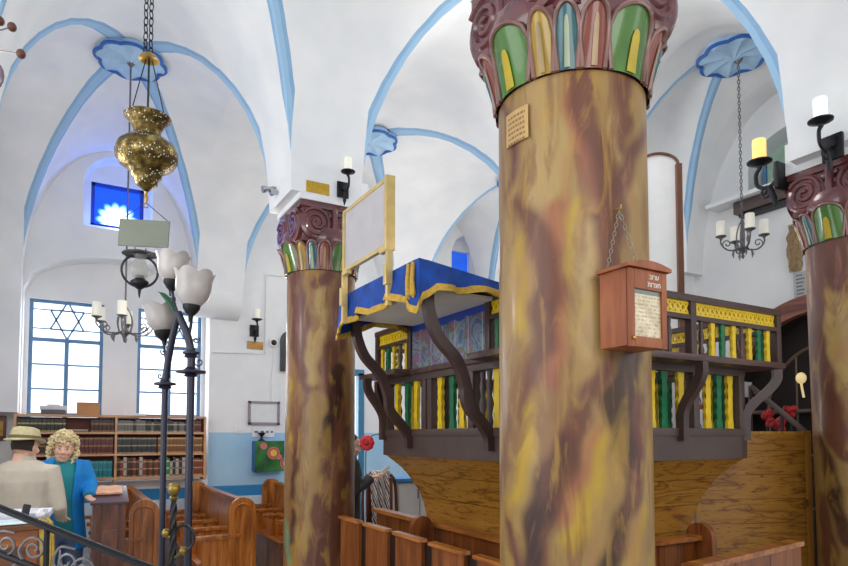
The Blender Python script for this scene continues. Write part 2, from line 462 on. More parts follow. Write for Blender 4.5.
# ------------------------------------------------------------------ the room
ZS, RISE = 3.6, 1.8
COLS_X = [(-.5, 1.5), (2.1, 4.41), (5.01, 6.35)]
ROWS_Y = [(-1.2, 1.58), (2.18, 4.7), (5.3, 8.7)]
XE = [-.8, 1.8, 4.71, 6.65]; YE = [-1.5, 1.88, 5.0, 9.0]
def warp(x, y): return y+.11*(x-1.8)*max(0, min(1, (5-y)/3.1))
def axis_samples(e0, e1, a, b, n=22):
    c, r = (a+b)/2, (b-a)/2
    t = [e0, (e0+a)/2]+[c-r*cos(pi*i/n) for i in range(n+1)]+[(b+e1)/2, e1]
    return t, c, r
def prof(v, c, r):
    s = abs(v-c)/r
    return ZS+RISE*sqrt(1-s*s) if s < 1 else ZS
ROSETTES = {}; DOME = {(0, 2): .24, (2, 1): .10, (0, 1): .05}
for i, (a, b) in enumerate(COLS_X):
    for j, (p, q) in enumerate(ROWS_Y):
        xs, xc, rx = axis_samples(XE[i], XE[i+1], a, b); ys, yc, ry = axis_samples(YE[j], YE[j+1], p, q)
        nx, ny = len(xs), len(ys); vs = []; at = []
        for x in xs:
            for y in ys:
                sx, sy = min(1, abs(x-xc)/rx), min(1, abs(y-yc)/ry); vs.append((x, warp(x, y), max(prof(x, xc, rx), prof(y, yc, ry))+DOME.get((i, j), .04)*(1-sx*sx)*(1-sy*sy))); at.append(((x-xc)/rx, (y-yc)/ry, 0))
        fs = []
        for k in range(nx-1):
            for l in range(ny-1):
                A, B, C, D = k*ny+l, (k+1)*ny+l, (k+1)*ny+l+1, k*ny+l+1
                mx, my = (xs[k]+xs[k+1])/2-xc, (ys[l]+ys[l+1])/2-yc
                fs += [(A, C, B), (A, D, C)] if mx*my > 0 else [(A, D, B), (B, D, C)]
        me = bpy.data.meshes.new('ceiling'); me.from_pydata(vs, [], fs)
        at_ = me.attributes.new('bay', 'FLOAT_VECTOR', 'POINT'); at_.data.foreach_set('vector', np.array(at, dtype=np.float32).ravel())
        me.materials.append(PLASTER); me.polygons.foreach_set('use_smooth', [True]*len(me.polygons)); me.set_sharp_from_angle(angle=math.radians(24))
        o = bpy.data.objects.new('ceiling', me); COL.objects.link(o); struct(o)
        ROSETTES[i, j] = V((xc, warp(xc, yc), ZS+RISE+DOME.get((i, j), .04)))

def wall(name, m, axis, plane, thick, u0, u1, z0, z1, ops):
    """ops: (ua, ub, zb, ztop, rise): openings with an arched head"""
    mb = MB(); cuts = {u0, u1}
    for (ua, ub, zb, zt, rise) in ops:
        n = 24 if rise else 1
        for k in range(n+1): cuts.add(ua+(ub-ua)*k/n)
    cuts = sorted(c for c in cuts if u0 <= c <= u1)
    def put(ua, ub, za, za2, zb):
        poly = [(ua, za), (ub, za2), (ub, zb), (ua, zb)]
        if axis == 'y': mb.prism(poly, (0, plane, 0), (1, 0, 0), (0, 0, 1), (0, thick, 0))
        else: mb.prism(poly, (plane, 0, 0), (0, 1, 0), (0, 0, 1), (thick, 0, 0))
    for ua, ub in zip(cuts, cuts[1:]):
        mid = (ua+ub)/2; segs = []
        for (oa, ob, zb, zt, rise) in ops:
            if oa < mid < ob:
                h = [zt-rise+rise*sqrt(max(0, 1-((u-(oa+ob)/2)/((ob-oa)/2))**2)) for u in (ua, ub)]; segs.append((zb, h[0], h[1]))
        z = (z0, z0)
        for (lo, h0, h1) in sorted(segs):
            if lo > z[0]: put(ua, ub, z[0], z[1], lo)
            z = (h0, h1)
        put(ua, ub, z[0], z[1], z1)
    return struct(mb.build(name, m, None, 30, at=(0, 0, 0)))
wall('wall_back', WALLB, 'y', 9.0, .32, -1.2, 7.1, 0, 5.9, [(-.49, 1.72, 1.06, 3.98, .5), (.13, .95, 4.36, 5.34, .42), (2.96, 4.06, 0, 2.62, 0), (5.75, 6.5, 4.35, 5.2, .36)])
wall('wall_back.001', WALLB, 'y', 9.32, .16, -1.2, 7.1, 0, 5.9, [(-.44, .41, 1.70, 3.42, 0), (.83, 1.67, 1.70, 3.42, 0), (.22, .87, 4.48, 5.08, 0), (2.96, 4.06, 0, 2.62, 0), (5.9, 6.35, 4.45, 5.0, 0)])
wall('wall_left', WALLP, 'x', -1.12, .32, 4.75, 9.0, 0, 5.9, [])
wall('wall_right', WALLP, 'x', 6.65, .35, -1.5, 9.48, 0, 5.9, [(3.0, 4.15, 4.2, 5.0, .35), (2.45, 4.35, 0, 2.95, .95)])
mb = MB(); mb.bx((7.0, -1.5, 0), (7.05, 9.48, 5.9)); struct(mb.build('wall_right.001', WALLP, None, 0))
mb = MB(); mb.bx((-3.2, -2.5, -.1), (7.6, 10.6, 0)); struct(mb.build('floor', FLOORM, None, 0))
# rounded corbels under the back wall piers
for cx_ in (1.8, 4.71):
    mb = MB(); pr = [(-.3, 0), (.3, 0), (.3, .12)]
    pts = [(0, 3.62), (-.3, 3.62)]+[(-.3+.3*(1-cos(t*pi/16)), 3.62-.32*sin(t*pi/16)) for t in range(1, 9)]
    mb.prism(pts, (cx_-.3, 9.0, 0), (0, 1, 0), (0, 0, 1), (.6, 0, 0)); struct(mb.build('trim_1' if cx_ < 2 else 'trim_2', WALLP))
# rosettes where the ribs cross
ROSL = mat('rosette_pale_blue', (168, 200, 228), .6, 0, .12, 6); ROSD = mat('rosette_rim_blue', (44, 100, 178), .5, 0, .15, 10)
tn = 3
for key in ((0, 2), (1, 2), (2, 1), (1, 1), (0, 1), (2, 2)):
    c = ROSETTES[key]-V((0, 0, .075)); mb = MB(); R = .34
    def lim(a): return R*(.90+.10*abs(cos(a*4)))
    n = 64; levels = [(1., .05), (1., .0), (.93, -.012), (.6, -.004), (.25, .0), (.10, -.03), (.03, -.035)]
    mb.rings([[c+V((lim(2*pi*k/n)*f*cos(2*pi*k/n), lim(2*pi*k/n)*f*sin(2*pi*k/n), h+(.05*(abs(sin(8*pi*k/n))-.6)*(f if f < .95 else 0)))) for k in range(n)] for f, h in levels])
    o = struct(mb.build('trim_%d' % tn, ROSL)); mb = MB()
    mb.tube([c+V((lim(2*pi*k/n)*cos(2*pi*k/n), lim(2*pi*k/n)*sin(2*pi*k/n), -.004)) for k in range(n)], .019, 6, None, True)
    mb.build('rosette_rim', ROSD, o); tn += 1

# windows
PANE = glass_mat('glowing_pane', (250, 252, 255), .35); PANE.node_tree.nodes['Principled BSDF'].inputs['Emission Color'].default_value = (.95, .98, 1, 1); PANE.node_tree.nodes['Principled BSDF'].inputs['Emission Strength'].default_value = 1.1  # panes get their own glow in place of bright daylight outside
def big_window(nm, xa, xb):
    w = thing(nm, ((xa+xb)/2, 9.40, 1.7)); struct(w); mb = MB(); y = 9.40; T = .034
    za, zb = 1.7, 3.42
    for x in (xa+.02, xb-.02): mb.bar((x, y, za), (x, y, zb), .05, .032, (0, 1, 0))
    for z in (za+.02, zb-.02): mb.bar((xa, y, z), (xb, y, z), .05, .045)
    zt = 2.90; xm = (xa+xb)/2
    mb.bar((xa, y, zt), (xb, y, zt), .05, .05)
    mb.bar((xm, y, za), (xm, y, zt), .05, .032, (0, 1, 0))
    for z in (2.58, 2.26, 1.94): mb.bar((xa, y, z), (xb, y, z), .03, .022)
    r = .27; cz = (zt+zb)/2+.01
    for s in (1, -1):
        tri = [(xm+r*.82*sin(2*pi*k/3), y, cz+s*r*.93*cos(2*pi*k/3)) for k in range(3)]
        for k in range(3): mb.bar(tri[k], tri[(k+1) % 3], .022, .022)
    for z in (cz+r*.46, cz-r*.46): mb.bar((xa, y, z), (xb, y, z), .018, .016)
    mb.build('window_frame', BLUEF, w, 0)
    mb = MB(); mb.bx((xa+.03, y+.012, za+.03), (xb-.03, y+.016, zb-.03)); mb.build('glass', PANE, w, 0)
big_window('window_1', -.44, .41); big_window('window_2', .83, 1.67)
SUN = sunburst_mat('blue_sunburst_glass', .545, 4.60)
w = struct(thing('window_3', (.545, 9.40, 4.48))); mb = MB()
for a, b in (((.24, 9.38, 4.48), (.24, 9.38, 5.08)), ((.85, 9.38, 4.48), (.85, 9.38, 5.08))): mb.bar(a, b, .05, .05, (0, 1, 0))
for z in (4.50, 5.06): mb.bar((.22, 9.38, z), (.87, 9.38, z), .05, .04)
mb.build('window_frame', mat('deep_blue_frame', (18, 58, 150), .4), w, 0)
mb = MB(); mb.bx((.25, 9.40, 4.51), (.84, 9.41, 5.05)); mb.build('glass', SUN, w, 0)
mb = MB(); mb.bx((5.92, 9.39, 4.46), (6.34, 9.41, 5.0)); w = struct(mb.build('window_4', mat('blue_glass', (30, 84, 200), .2, 0, .3, 4, 0, .7), None, 0))
w = struct(thing('window_5', (6.98, 3.57, 4.2))); mb = MB(); mb.bx((6.93, 3.02, 4.22), (6.95, 4.13, 4.98)); mb.build('glass', mat('green_tinted_glass', (128, 150, 136), .2, 0, .3, 4, 0, .25), w, 0)
mb = MB()
for y in (3.04, 3.4, 3.75, 4.11): mb.bar((6.92, y, 4.2), (6.92, y, 5.0), .05, .04, (0, 1, 0))
mb.bar((6.92, 3.0, 4.22), (6.92, 4.15, 4.22), .05, .04); mb.build('window_frame', BLUEF, w, 0)
# doorway to the bright yard behind the column
d = struct(thing('door_1', (3.44, 9.0, 0))); mb = MB()
for x in (2.99, 4.03): mb.bx((x-.05, 8.96, 0), (x+.05, 9.06, 2.64))
mb.bx((2.94, 8.96, 2.60), (4.08, 9.06, 2.70)); mb.build('door_frame', mat('teal_blue_paint', (58, 122, 158), .5), d, 0)

# ------------------------------------------------------------------ light
wd = bpy.data.worlds.new('world'); SC.world = wd; wd.use_nodes = True
bg = wd.node_tree.nodes['Background']; bg.inputs[0].default_value = (.93, .97, 1, 1); bg.inputs[1].default_value = .8
def area(name, loc, to, sx, sy, power, col=(1, 1, 1)):
    l = bpy.data.lights.new(name, 'AREA'); l.shape = 'RECTANGLE'; l.size = sx; l.size_y = sy; l.energy = power; l.color = col
    o = bpy.data.objects.new(name, l); COL.objects.link(o); o.location = loc
    o.rotation_euler = (V(to)-V(loc)).to_track_quat('-Z', 'Y').to_euler(); return o
def point(name, loc, r, power, col=(1, 1, 1)):
    l = bpy.data.lights.new(name, 'POINT'); l.shadow_soft_size = r; l.energy = power; l.color = col
    o = bpy.data.objects.new(name, l); COL.objects.link(o); o.location = loc; return o
area('daylight_window', (0, 9.9, 2.7), (.2, 6, 1.5), 1.2, 1.8, 71.5, (.95, .98, 1))
area('daylight_window', (1.25, 9.9, 2.7), (1.2, 6, 1.5), 1.0, 1.8, 60.5, (.95, .98, 1))
area('daylight_door', (3.44, 10.3, 1.6), (3.4, 6, 1.2), 1.2, 2.2, 49.5)
area('daylight_left', (-2.9, 2.2, 2.6), (2.5, 3.5, 2.2), 3.0, 3.0, 62, (.93, .97, 1))
area('hall_fill', (.2, -1.6, 3.3), (3.0, 4.0, 2.6), 2.6, 1.6, 38, (1, .98, .95))  # added fill behind the camera, not a lamp of the hall
area('hall_fill', (4.6, -1.2, 3.0), (4.6, 4, 2.6), 2.6, 1.6, 20, (1, .98, .95))  # second unseen fill, added for the right-hand side
point('bimah_fill', (3.35, 3.9, 4.4), .3, 30.3, (1, .97, .92))  # added fill over the platform, hidden by the nearest column
point('aisle_fill', (5.75, 6.9, 3.6), .3, 24.8, (1, .98, .95))  # added fill for the far right bay
point('aisle_fill', (3.9, 7.0, 4.0), .3, 22.0, (1, .98, .95))  # added fill for the far middle bay
point('niche_glow', (.545, 9.24, 4.41), .02, 6, (.12, .28, 1))  # added lamp behind the sill, spreads the glass's blue over the niche
point('side_fill', (-.62, 4.9, 2.9), .15, 26, (1, .98, .95))  # added fill just out of frame at left, no real lamp there
point('aisle_fill', (1.87, 5.75, 2.6), .22, 30, (1, .98, .95))  # added fill behind the left column, brightens the back bay
SC.view_settings.view_transform = 'Standard'
SC.view_settings.look = 'None'
SC.view_settings.exposure = .30
SC.cycles.use_denoising = True
SC.cycles.max_bounces = 8
SC.cycles.sample_clamp_indirect = 6

# ------------------------------------------------------------------ marbled columns
OCH, TAN, YEL, BRN, DRK, PNK, MAR = (srgb(*c) for c in ((148, 118, 68), (166, 138, 88), (170, 138, 44), (94, 55, 42), (52, 30, 26), (150, 94, 66), (92, 52, 50)))
def col_paint(th, zz, r, c, strokes, seed, dark=1.):
    rng = np.random.RandomState(seed); n = len(th)
    C = np.tile(np.array(OCH if seed != 2 else srgb(134, 98, 58)), (n, 1)); S = th*r
    def wobble(f, k): return sum(np.sin(f*(a*np.cos(th*m)+b*zz)+p)/len(k) for (a, b, m, p) in k)
    def blend(mask, colr, am): 
        m = np.clip(mask, 0, 1)[:, None]*am; C[:] = C*(1-m)+np.array(colr)*m
    def stroke(pts, colr, am=.92):
        # pts: (s, z, halfwidth)
        best = np.full(n, -9.)
        for (s0, z0, w0), (s1, z1, w1) in zip(pts, pts[1:]):
            ds, dz = s1-s0, z1-z0; L2 = ds*ds+dz*dz+1e-9
            sw = S+.016*np.sin(11*zz+seed+S*5)+.008*np.sin(31*zz+S*17); d0 = (sw-s0+pi*r) % (2*pi*r)-pi*r
            t = np.clip((d0*ds+(zz-z0)*dz)/L2, 0, 1); w = w0+(w1-w0)*t
            d = np.sqrt((d0-t*ds)**2+(zz-z0-t*dz)**2); best = np.maximum(best, (w-d)/.04+.5)
        blend(best, colr, am)
    for k in range(46):     # loose flames all round
        s = rng.uniform(0, 2*pi*r); z = rng.uniform(0, 3.); vis = strokes and abs((s/r-math.atan2(-c[1], -c[0])+pi) % (2*pi)-pi) < 1.25; L = rng.uniform(.25, .7); sl = rng.uniform(-.15, .15)
        w = rng.uniform(.02, .055); colr = [TAN, YEL, BRN, PNK, DRK, BRN, MAR, TAN][rng.randint(8)]
        vis or stroke([(s, z, w*.3), (s+sl*.5, z+L*.5, w), (s+sl, z+L, w*.35)], colr, .6)
    for pts, colr in strokes: stroke(pts, colr)
    return C*dark
RIMM = mat('leaf_rim_mauve', (128, 92, 84), .3, 0, .25, 8, 0, 0, .5, .3)
def column(name, cx_, cy_, r, strokes, seed, label):
    t = thing(name, (cx_, cy_, 0), label, 'column'); n, h = 180, 240; H = 3.0
    th = np.array([2*pi*j/n for i in range(h+1) for j in range(n)]); zz = np.array([H*i/h for i in range(h+1) for j in range(n)])
    rr = r*((1.03-.03*zz/H) if seed != 3 else (.90+.11*zz/H))
    me = bpy.data.meshes.new('shaft')
    me.from_pydata([tuple(p) for p in np.stack([rr*np.cos(th), rr*np.sin(th), zz], 1)], [], [(i*n+j, i*n+(j+1) % n, (i+1)*n+(j+1) % n, (i+1)*n+j) for i in range(h) for j in range(n)])
    C = col_paint(th, zz, r, (cx_, cy_), strokes, seed)
    a = me.color_attributes.new('Col', 'FLOAT_COLOR', 'POINT'); a.data.foreach_set('color', np.concatenate([C, np.ones((len(C), 1))], 1).astype(np.float32).ravel())
    me.materials.append(SHAFT); me.polygons.foreach_set('use_smooth', [True]*len(me.polygons))
    o = bpy.data.objects.new('shaft', me); COL.objects.link(o); o.parent = t
    # capital: a ring of painted leaves, then a square block of scrolls
    c = V((cx_, cy_, 0)); order = ['green', 'yellow', 'teal', 'red', 'green', 'red', 'teal', 'yellow', 'green', 'yellow', 'teal', 'red', 'green', 'yellow', 'teal', 'red'] if seed != 3 else ['green', 'yellow', 'teal', 'red', 'green', 'yellow', 'teal', 'red', 'green', 'yellow', 'teal', 'red', 'green', 'yellow', 'red', 'teal']
    wid = {'green': 1.62, 'yellow': .72, 'teal': .70, 'red': .80}; tot = sum(wid[k] for k in order)
    mb = MB(); mb.lathe([(r*.98, 2.99), (r*1.0, 3.05), (r*1.04, 3.15), (r*1.14, 3.23), (r*1.18, 3.27), (r*1.12, 3.34), (.2, 3.34)], c, 40); mb.build('bell', MAROON, t)
    a0 = math.atan2(-cy_, -cx_)-{1: 1.13, 2: 1.33, 3: .8, 5: 1.}[seed]
    a0 = a0 % (2*pi); a = a0
    for k in order:
        hw = pi*wid[k]/tot; am = a+hw; a += 2*hw; hh = .235 if k == 'green' else .22
        def pt(u, v, out=0.):
            R = r*1.0+.008+.036*v**1.4+.024*(1-u*u)*(.3+v)+out; ang = am+u*hw*.97
            return c+V((R*cos(ang), R*sin(ang), 3.0+v*hh))
        def top(u): return .66+.34*sqrt(max(0, 1-u*u))
        mb = MB(); us = [-1+2*i/12 for i in range(13)]; vs = [i/9 for i in range(10)]
        g = [[mb.bm.verts.new(pt(u*(.86+.14*min(1, v*1.5)), v*top(u))) for v in vs] for u in us]
        for i in range(12):
            for j in range(9): mb.bm.faces.new((g[i][j], g[i+1][j], g[i+1][j+1], g[i][j+1]))
        lf = mb.build('leaf', LEAFM[k], t, 60)
        mb = MB(); us2 = [-1+2*i/6 for i in range(7)]
        g = [[mb.bm.verts.new(pt(u*.20*(1.15-.3*v), .02+v*(.62 if k == 'green' else .78)*(.8+.2*sqrt(1-u*u)), .006)) for v in vs] for u in us2]
        for i in range(6):
            for j in range(9): mb.bm.faces.new((g[i][j], g[i+1][j], g[i+1][j+1], g[i][j+1]))
        mb.build('leaf_heart', LEAFC[k], lf, 60)
        mb = MB(); edge = [pt(u*(.86+.14*min(1, v*1.5)), v*top(u), .004) for u, v in [(-1, i/6) for i in range(6)]+[(u, 1) for u in us]+[(1, 1-i/6) for i in range(1, 7)]]
        mb.tube(edge, .0095, 6); mb.build('leaf_rim', RIMM, lf, 60)
    mb = MB(); hb = r*.93
    mb.bx((cx_-hb, cy_-hb, 3.22), (cx_+hb, cy_+hb, 3.53), .03)
    mb.bx((cx_-hb-.02, cy_-hb-.02, 3.50), (cx_+hb+.02, cy_+hb+.02, 3.56), .012)
    for k in range(4):
        nx, ny = [(1, 0), (0, 1), (-1, 0), (0, -1)][k]; tx, ty = -ny, nx; N, Tn = V((nx, ny, 0)), V((tx, ty, 0))
        for dz in (3.27, 3.33, 3.39, 3.45): mb.bar(c+N*(hb+.012)-Tn*.05+V((0, 0, dz)), c+N*(hb+.012)+Tn*.05+V((0, 0, dz+.02)), .03, .03, (0, 0, 1), .008)
        mb.tube([c+N*(hb+.02)+Tn*.0+V((0, 0, 3.23)), c+N*(hb+.03)+V((0, 0, 3.5))], .028, 8)
    mb.build('scroll_block', MAROON, t)
    for k in range(4):
        nx, ny = [(1, 0), (0, 1), (-1, 0), (0, -1)][k]; N, Tn = V((nx, ny, 0)), V((-ny, nx, 0))
        for s in (-1, 1):
            vc = c+N*(hb-.01)+Tn*(s*(hb-.11))+V((0, 0, 3.37)); mb = MB()
            mb.rings([[vc+N*h+(Tn*cos(2*pi*j/24)+V((0, 0, 1))*sin(2*pi*j/24))*q for j in range(24)] for q, h in ((.135, 0), (.135, .035), (.112, .046), (.02, .046))])
            mb.tube(spiral(vc+N*.046, Tn*s, (0, 0, 1), .122, .012, 2.3, .6), .017, 6)
            mb.build('volute', MAROON, t)
    # plain plastered pier above
    mb = MB(); mb.bx((cx_-.3, cy_-.3, 3.55), (cx_+.3, cy_+.3, 3.78)); struct(mb.build('trim_%d' % (20+seed), WALLP, None, 0))
    return t
def S_(cx_, cy_, r, pts):
    """photo strokes -> (arc, height, half width) on a shaft"""
    out = []
    for px, py, w in pts:
        d = ray(px, py); ox, oy = -cx_, -cy_; A = d.x**2+d.y**2; B = ox*d.x+oy*d.y; Cc = ox*ox+oy*oy-r*r
        D = B*B-A*Cc; k = (-B-sqrt(D))/A if D > 0 else -B/A
        p = ORG+d*k; out.append(((math.atan2(p.y-cy_, p.x-cx_) % (2*pi))*r, p.z, w*.5*d.length*k/F))
    return out
bigc = (1.79, 1.88, .297)
ST = [(TAN, [(545, 80, 30), (545, 150, 40), (540, 200, 34)]), (TAN, [(620, 80, 12), (622, 150, 18), (632, 190, 8)]),
      (PNK, [(575, 78, 12), (578, 140, 20), (592, 190, 16), (606, 230, 10)]), (PNK, [(560, 210, 20), (548, 300, 26), (556, 380, 22)]),
      (DRK if 0 else BRN, [(583, 70, 24), (590, 130, 26), (602, 170, 24), (612, 210, 34), (608, 250, 40), (612, 300, 26)]),
      (BRN, [(624, 80, 20), (628, 120, 20), (622, 150, 10)]), (BRN, [(648, 130, 12), (632, 155, 16), (616, 185, 22)]),
      (BRN, [(519, 200, 10), (536, 222, 24), (548, 260, 28), (540, 310, 30), (544, 350, 22), (530, 390, 16), (520, 420, 8)]),
      (MAR, [(503, 100, 10), (514, 150, 14), (510, 190, 10)]), (YEL, [(578, 200, 8), (574, 280, 8), (580, 330, 6)]),
      (TAN, [(590, 230, 18), (588, 300, 24), (590, 350, 20)]), (YEL, [(522, 240, 10), (518, 330, 10)]),
      (BRN, [(603, 370, 10), (590, 400, 18), (572, 440, 26), (556, 480, 34), (545, 530, 28), (535, 575, 20)]),
      (DRK, [(566, 440, 14), (548, 470, 26), (540, 520, 28), (532, 575, 20)]),
      (DRK, [(630, 356, 26), (622, 400, 40), (628, 440, 36), (634, 480, 26), (620, 520, 20), (612, 570, 24)]), (BRN, [(612, 350, 12), (600, 390, 14)]),
      (MAR, [(640, 400, 14), (640, 450, 14), (630, 500, 12)]), (YEL, [(537, 395, 14), (524, 440, 18), (518, 500, 14)]), (YEL, [(600, 440, 18), (590, 490, 26), (578, 540, 22)]),
      (OCH, [(610, 460, 14), (604, 500, 18), (596, 560, 16)]), (YEL, [(640, 510, 10), (636, 560, 12)]), (PNK, [(566, 520, 10), (575, 480, 10), (598, 430, 8)]),
      (MAR, [(502, 460, 10), (508, 510, 12), (520, 570, 14)])]
column('marbled_column', *bigc, [(S_(*bigc, p), c) for c, p in ST], 1, 'largest marble-painted column, nearest in the middle, carrying the hanging charity box')
lc = (1.87, 5.0, .288)
ST = [(MAR, [(296, 280, 18), (300, 330, 24), (306, 370, 20)]), (BRN, [(300, 340, 22), (312, 400, 16), (296, 460, 16)]), (TAN, [(322, 290, 14), (316, 330, 16), (312, 380, 12)]),
      (BRN, [(345, 270, 14), (340, 320, 20), (330, 370, 18), (336, 420, 20), (326, 470, 20)]), (DRK, [(340, 370, 14), (332, 410, 16), (326, 450, 10)]), (DRK, [(298, 450, 12), (296, 500, 14), (292, 540, 8)]),
      (OCH, [(316, 400, 20), (308, 470, 24), (304, 540, 22)]), (YEL, [(290, 380, 6), (290, 440, 6)]), (BRN, [(340, 480, 20), (330, 540, 26), (320, 575, 20)]), (MAR, [(346, 430, 10), (348, 480, 10)]),
      (srgb(96, 140, 110), [(286, 520, 6), (290, 560, 8)]), (MAR, [(318, 284, 10), (330, 276, 10)]), (BRN, [(320, 500, 12), (312, 560, 14)])]
column('marbled_column', *lc, [(S_(*lc, p), c) for c, p in ST], 2, 'marble-painted column on the left, with a black candle sconce above its capital')
rc = (4.82, 2.235, .297)
ST = [(MAR, [(815, 250, 20), (812, 300, 24), (818, 350, 20), (830, 400, 16)]), (MAR, [(836, 240, 22), (836, 280, 20)]), (TAN, [(838, 310, 22), (845, 360, 24), (846, 400, 14)]), (BRN, [(816, 380, 20), (830, 420, 26), (846, 450, 22)]),
      (PNK, [(806, 280, 8), (808, 380, 10), (812, 440, 12)]), (OCH, [(830, 470, 16), (836, 520, 16), (838, 550, 14)]), (DRK, [(818, 440, 10), (832, 490, 14), (846, 540, 14)]), (BRN, [(820, 500, 14), (826, 560, 18)])]
column('marbled_column', *rc, [(S_(*rc, p), c) for c, p in ST], 3, 'marble-painted column cut by the right edge of the photo')
column('marbled_column', 4.71, 5.0, .297, [], 5, 'marble-painted column on the far side of the raised platform')

for (a, b, k) in (((6.35, 4.86, 0), (6.66, 5.30, 3.605), 31), ((6.35, 8.70, 0), (6.66, 9.01, 3.605), 32), ((-.81, 8.70, 1.93), (-.5, 9.01, 3.605), 33)):
    mb = MB(); mb.bx(a, b); struct(mb.build('trim_%d' % k, WALLP, None, 0))

# ------------------------------------------------------------------ the raised reading platform
X0, X1, Y0, Y1 = 2.2, 4.0, 2.55, 4.46
bim = thing('reading_platform', (3.1, 3.5, 0), 'raised wooden reading platform with dark railings and yellow and green balusters between the columns', 'platform')
mb = MB(); lv = [(0, .28), (.8, .265), (1.05, .25), (1.14, .235), (1.225, .21), (1.31, .165), (1.36, .138), (1.40, .11), (1.45, .065), (1.515, 0)]
mb.rings([[(X0+t, Y0+t, z), (X1-t, Y0+t, z), (X1-t, Y1-t, z), (X0+t, Y1-t, z)] for z, t in lv]); mb.build('coved_body', GRAIN, bim, 30)
APR = mat('greyed_umber_board', (76, 60, 56), .4, 0, .15, 5)
DBR = mat('dark_umber_paint', (66, 46, 44), .38, 0, .2, 6)
mb = MB()
for (a, b) in (((X0, Y0), (X1, Y0)), ((X1, Y0), (X1, Y1)), ((X1, Y1), (X0, Y1)), ((X0, Y1), (X0, Y0))):
    p, q = V((*a, 0)), V((*b, 0)); n = V((q-p).normalized().cross(V((0, 0, 1)))); t = (q-p).normalized()
    mb.bar(p-n*.03-t*0+V((0, 0, 1.575)), q-n*.03+V((0, 0, 1.575)), .06, .15)
    mb.bar(p-n*.025-t*.005+V((0, 0, 1.675)), q-n*.025+t*.005+V((0, 0, 1.675)), .07, .05, (0, 0, 1), .008)
mb.build('apron', APR, bim)
mb = MB(); mb.bx((X0+.02, Y0+.02, 1.52), (X1-.02, Y1-.02, 1.58)); mb.build('platform_floor', DBR, bim)

def wavy(mb, c, t, n, z0, z1, w, th, k):
    """flat board with scalloped edges standing at c"""
    N = 26; L = []; R = []
    for i in range(N+1):
        f = i/N; e = min(1, min(f, 1-f)*9); ww = w/2*(1-.30*e*(.5+.5*cos(2*pi*k*f)))
        L.append((-ww, z0+(z1-z0)*f)); R.append((ww, z0+(z1-z0)*f))
    mb.prism(L+R[::-1], V(c)-n*th/2, t, (0, 0, 1), n*th)
PAT = ['yellow', 'green', 'yellow', 'brown']; BM = {'yellow': YELLOW, 'green': GREEN, 'brown': DBR}
def lower_side(a, b, start=0, step=.13, posts=(), given=None):
    p, q = V((*a, 0)), V((*b, 0)); t = (q-p).normalized(); n = t.cross(V((0, 0, 1))); L = (q-p).length
    nb = int(round((L-.12)/step)); todo = given or [(.06+(i+.5)*(L-.12)/nb, PAT[(i+start) % 4]) for i in range(nb)]
    for s, k in todo:
        mb = MB(); c = p+t*s-n*.045
        if s < .05 or s > L-.05: continue
        k = k; mb = MB(); c = p+t*s-n*.045
        if given is None and any(abs(s-x) < .05 for x in posts): continue
        if k == 'brown':
            mb.lathe([(.018, 1.70), (.022, 1.74), (.014, 1.78), (.026, 1.85), (.014, 1.9), (.024, 1.96), (.014, 2.0), (.02, 2.05)], c, 10); mb.build('baluster', DBR, bim)
        else: wavy(mb, c, t, n, 1.70, 2.055, .064, .022, 5); mb.build('baluster', BM[k], bim, 25)
    for s in list(posts)+[.03, L-.03]:
        mb = MB(); c = p+t*s-n*.04; mb.box(c+V((0, 0, 1.88)), (.06, .06, .37), Matrix((t, n, V((0, 0, 1)))).transposed(), .006); mb.build('post', APR, bim)
gl = [(Y1-at_x(px, 405, X0+.045).y, k) for px, k in ((398, 'yellow'), (408, 'green'), (417, 'yellow'), (441, 'yellow'), (453, 'green'), (463, 'yellow'), (483, 'brown'), (490, 'brown'), (498, 'yellow'))]
gl += [(gl[-1][0]+.12*(i+1), PAT[(i+1) % 4]) for i in range(5)]
lower_side((X0, Y1), (X0, Y0), 0, .115, [Y1-at_x(px, 405, X0+.04).y for px in (427, 432.5, 474)], gl)
gr = [(at_y(px, 405, Y0+.045).x-X0, k) for px, k in ((651, 'yellow'), (663.5, 'green'), (680, 'yellow'), (707, 'yellow'), (718, 'green'), (729, 'yellow'))]
gr = [(.09+.13*i, PAT[i % 4]) for i in range(5)]+gr
lower_side((X0, Y0), (X1, Y0), 3, .12, [at_y(px, 405, Y0+.04).x-X0 for px in (693,)], gr); lower_side((X1, Y0), (X1, Y1), 1, .12, (.9,)); lower_side((X1, Y1), (X0, Y1), 2, .12, (.9,))
mb = MB()
for (a, b) in (((X0, Y0+.04), (X1, Y0+.04)), ((X1-.04, Y0), (X1-.04, Y1)), ((X1, Y1-.04), (X0, Y1-.04)), ((X0+.04, Y1), (X0+.04, Y0))):
    mb.bar((*a, 2.078), (*b, 2.078), .075, .045)
mb.build('lower_rail', APR, bim)
# overhanging ledge
U0, U1, W0, W1 = 2.05, 4.175, 2.375, 4.60
mb = MB(); bv = .008
mb.bx((U0, W0, 2.10), (U1, Y0+.1, 2.14), bv); mb.bx((X1-.1, Y0+.08, 2.10), (U1, Y1-.08, 2.14), bv); mb.bx((U0, Y1-.1, 2.10), (U1, W1, 2.14), bv)
mb.bx((U0, Y0+.08, 2.10), (X0+.12, 3.05, 2.14), bv); mb.bx((U0, 3.98, 2.10), (X0+.12, Y1-.08, 2.14), bv); mb.bx((X0-.02, 3.0, 2.10), (X0+.12, 4.0, 2.14), bv)
mb.build('ledge', BROWN, bim)
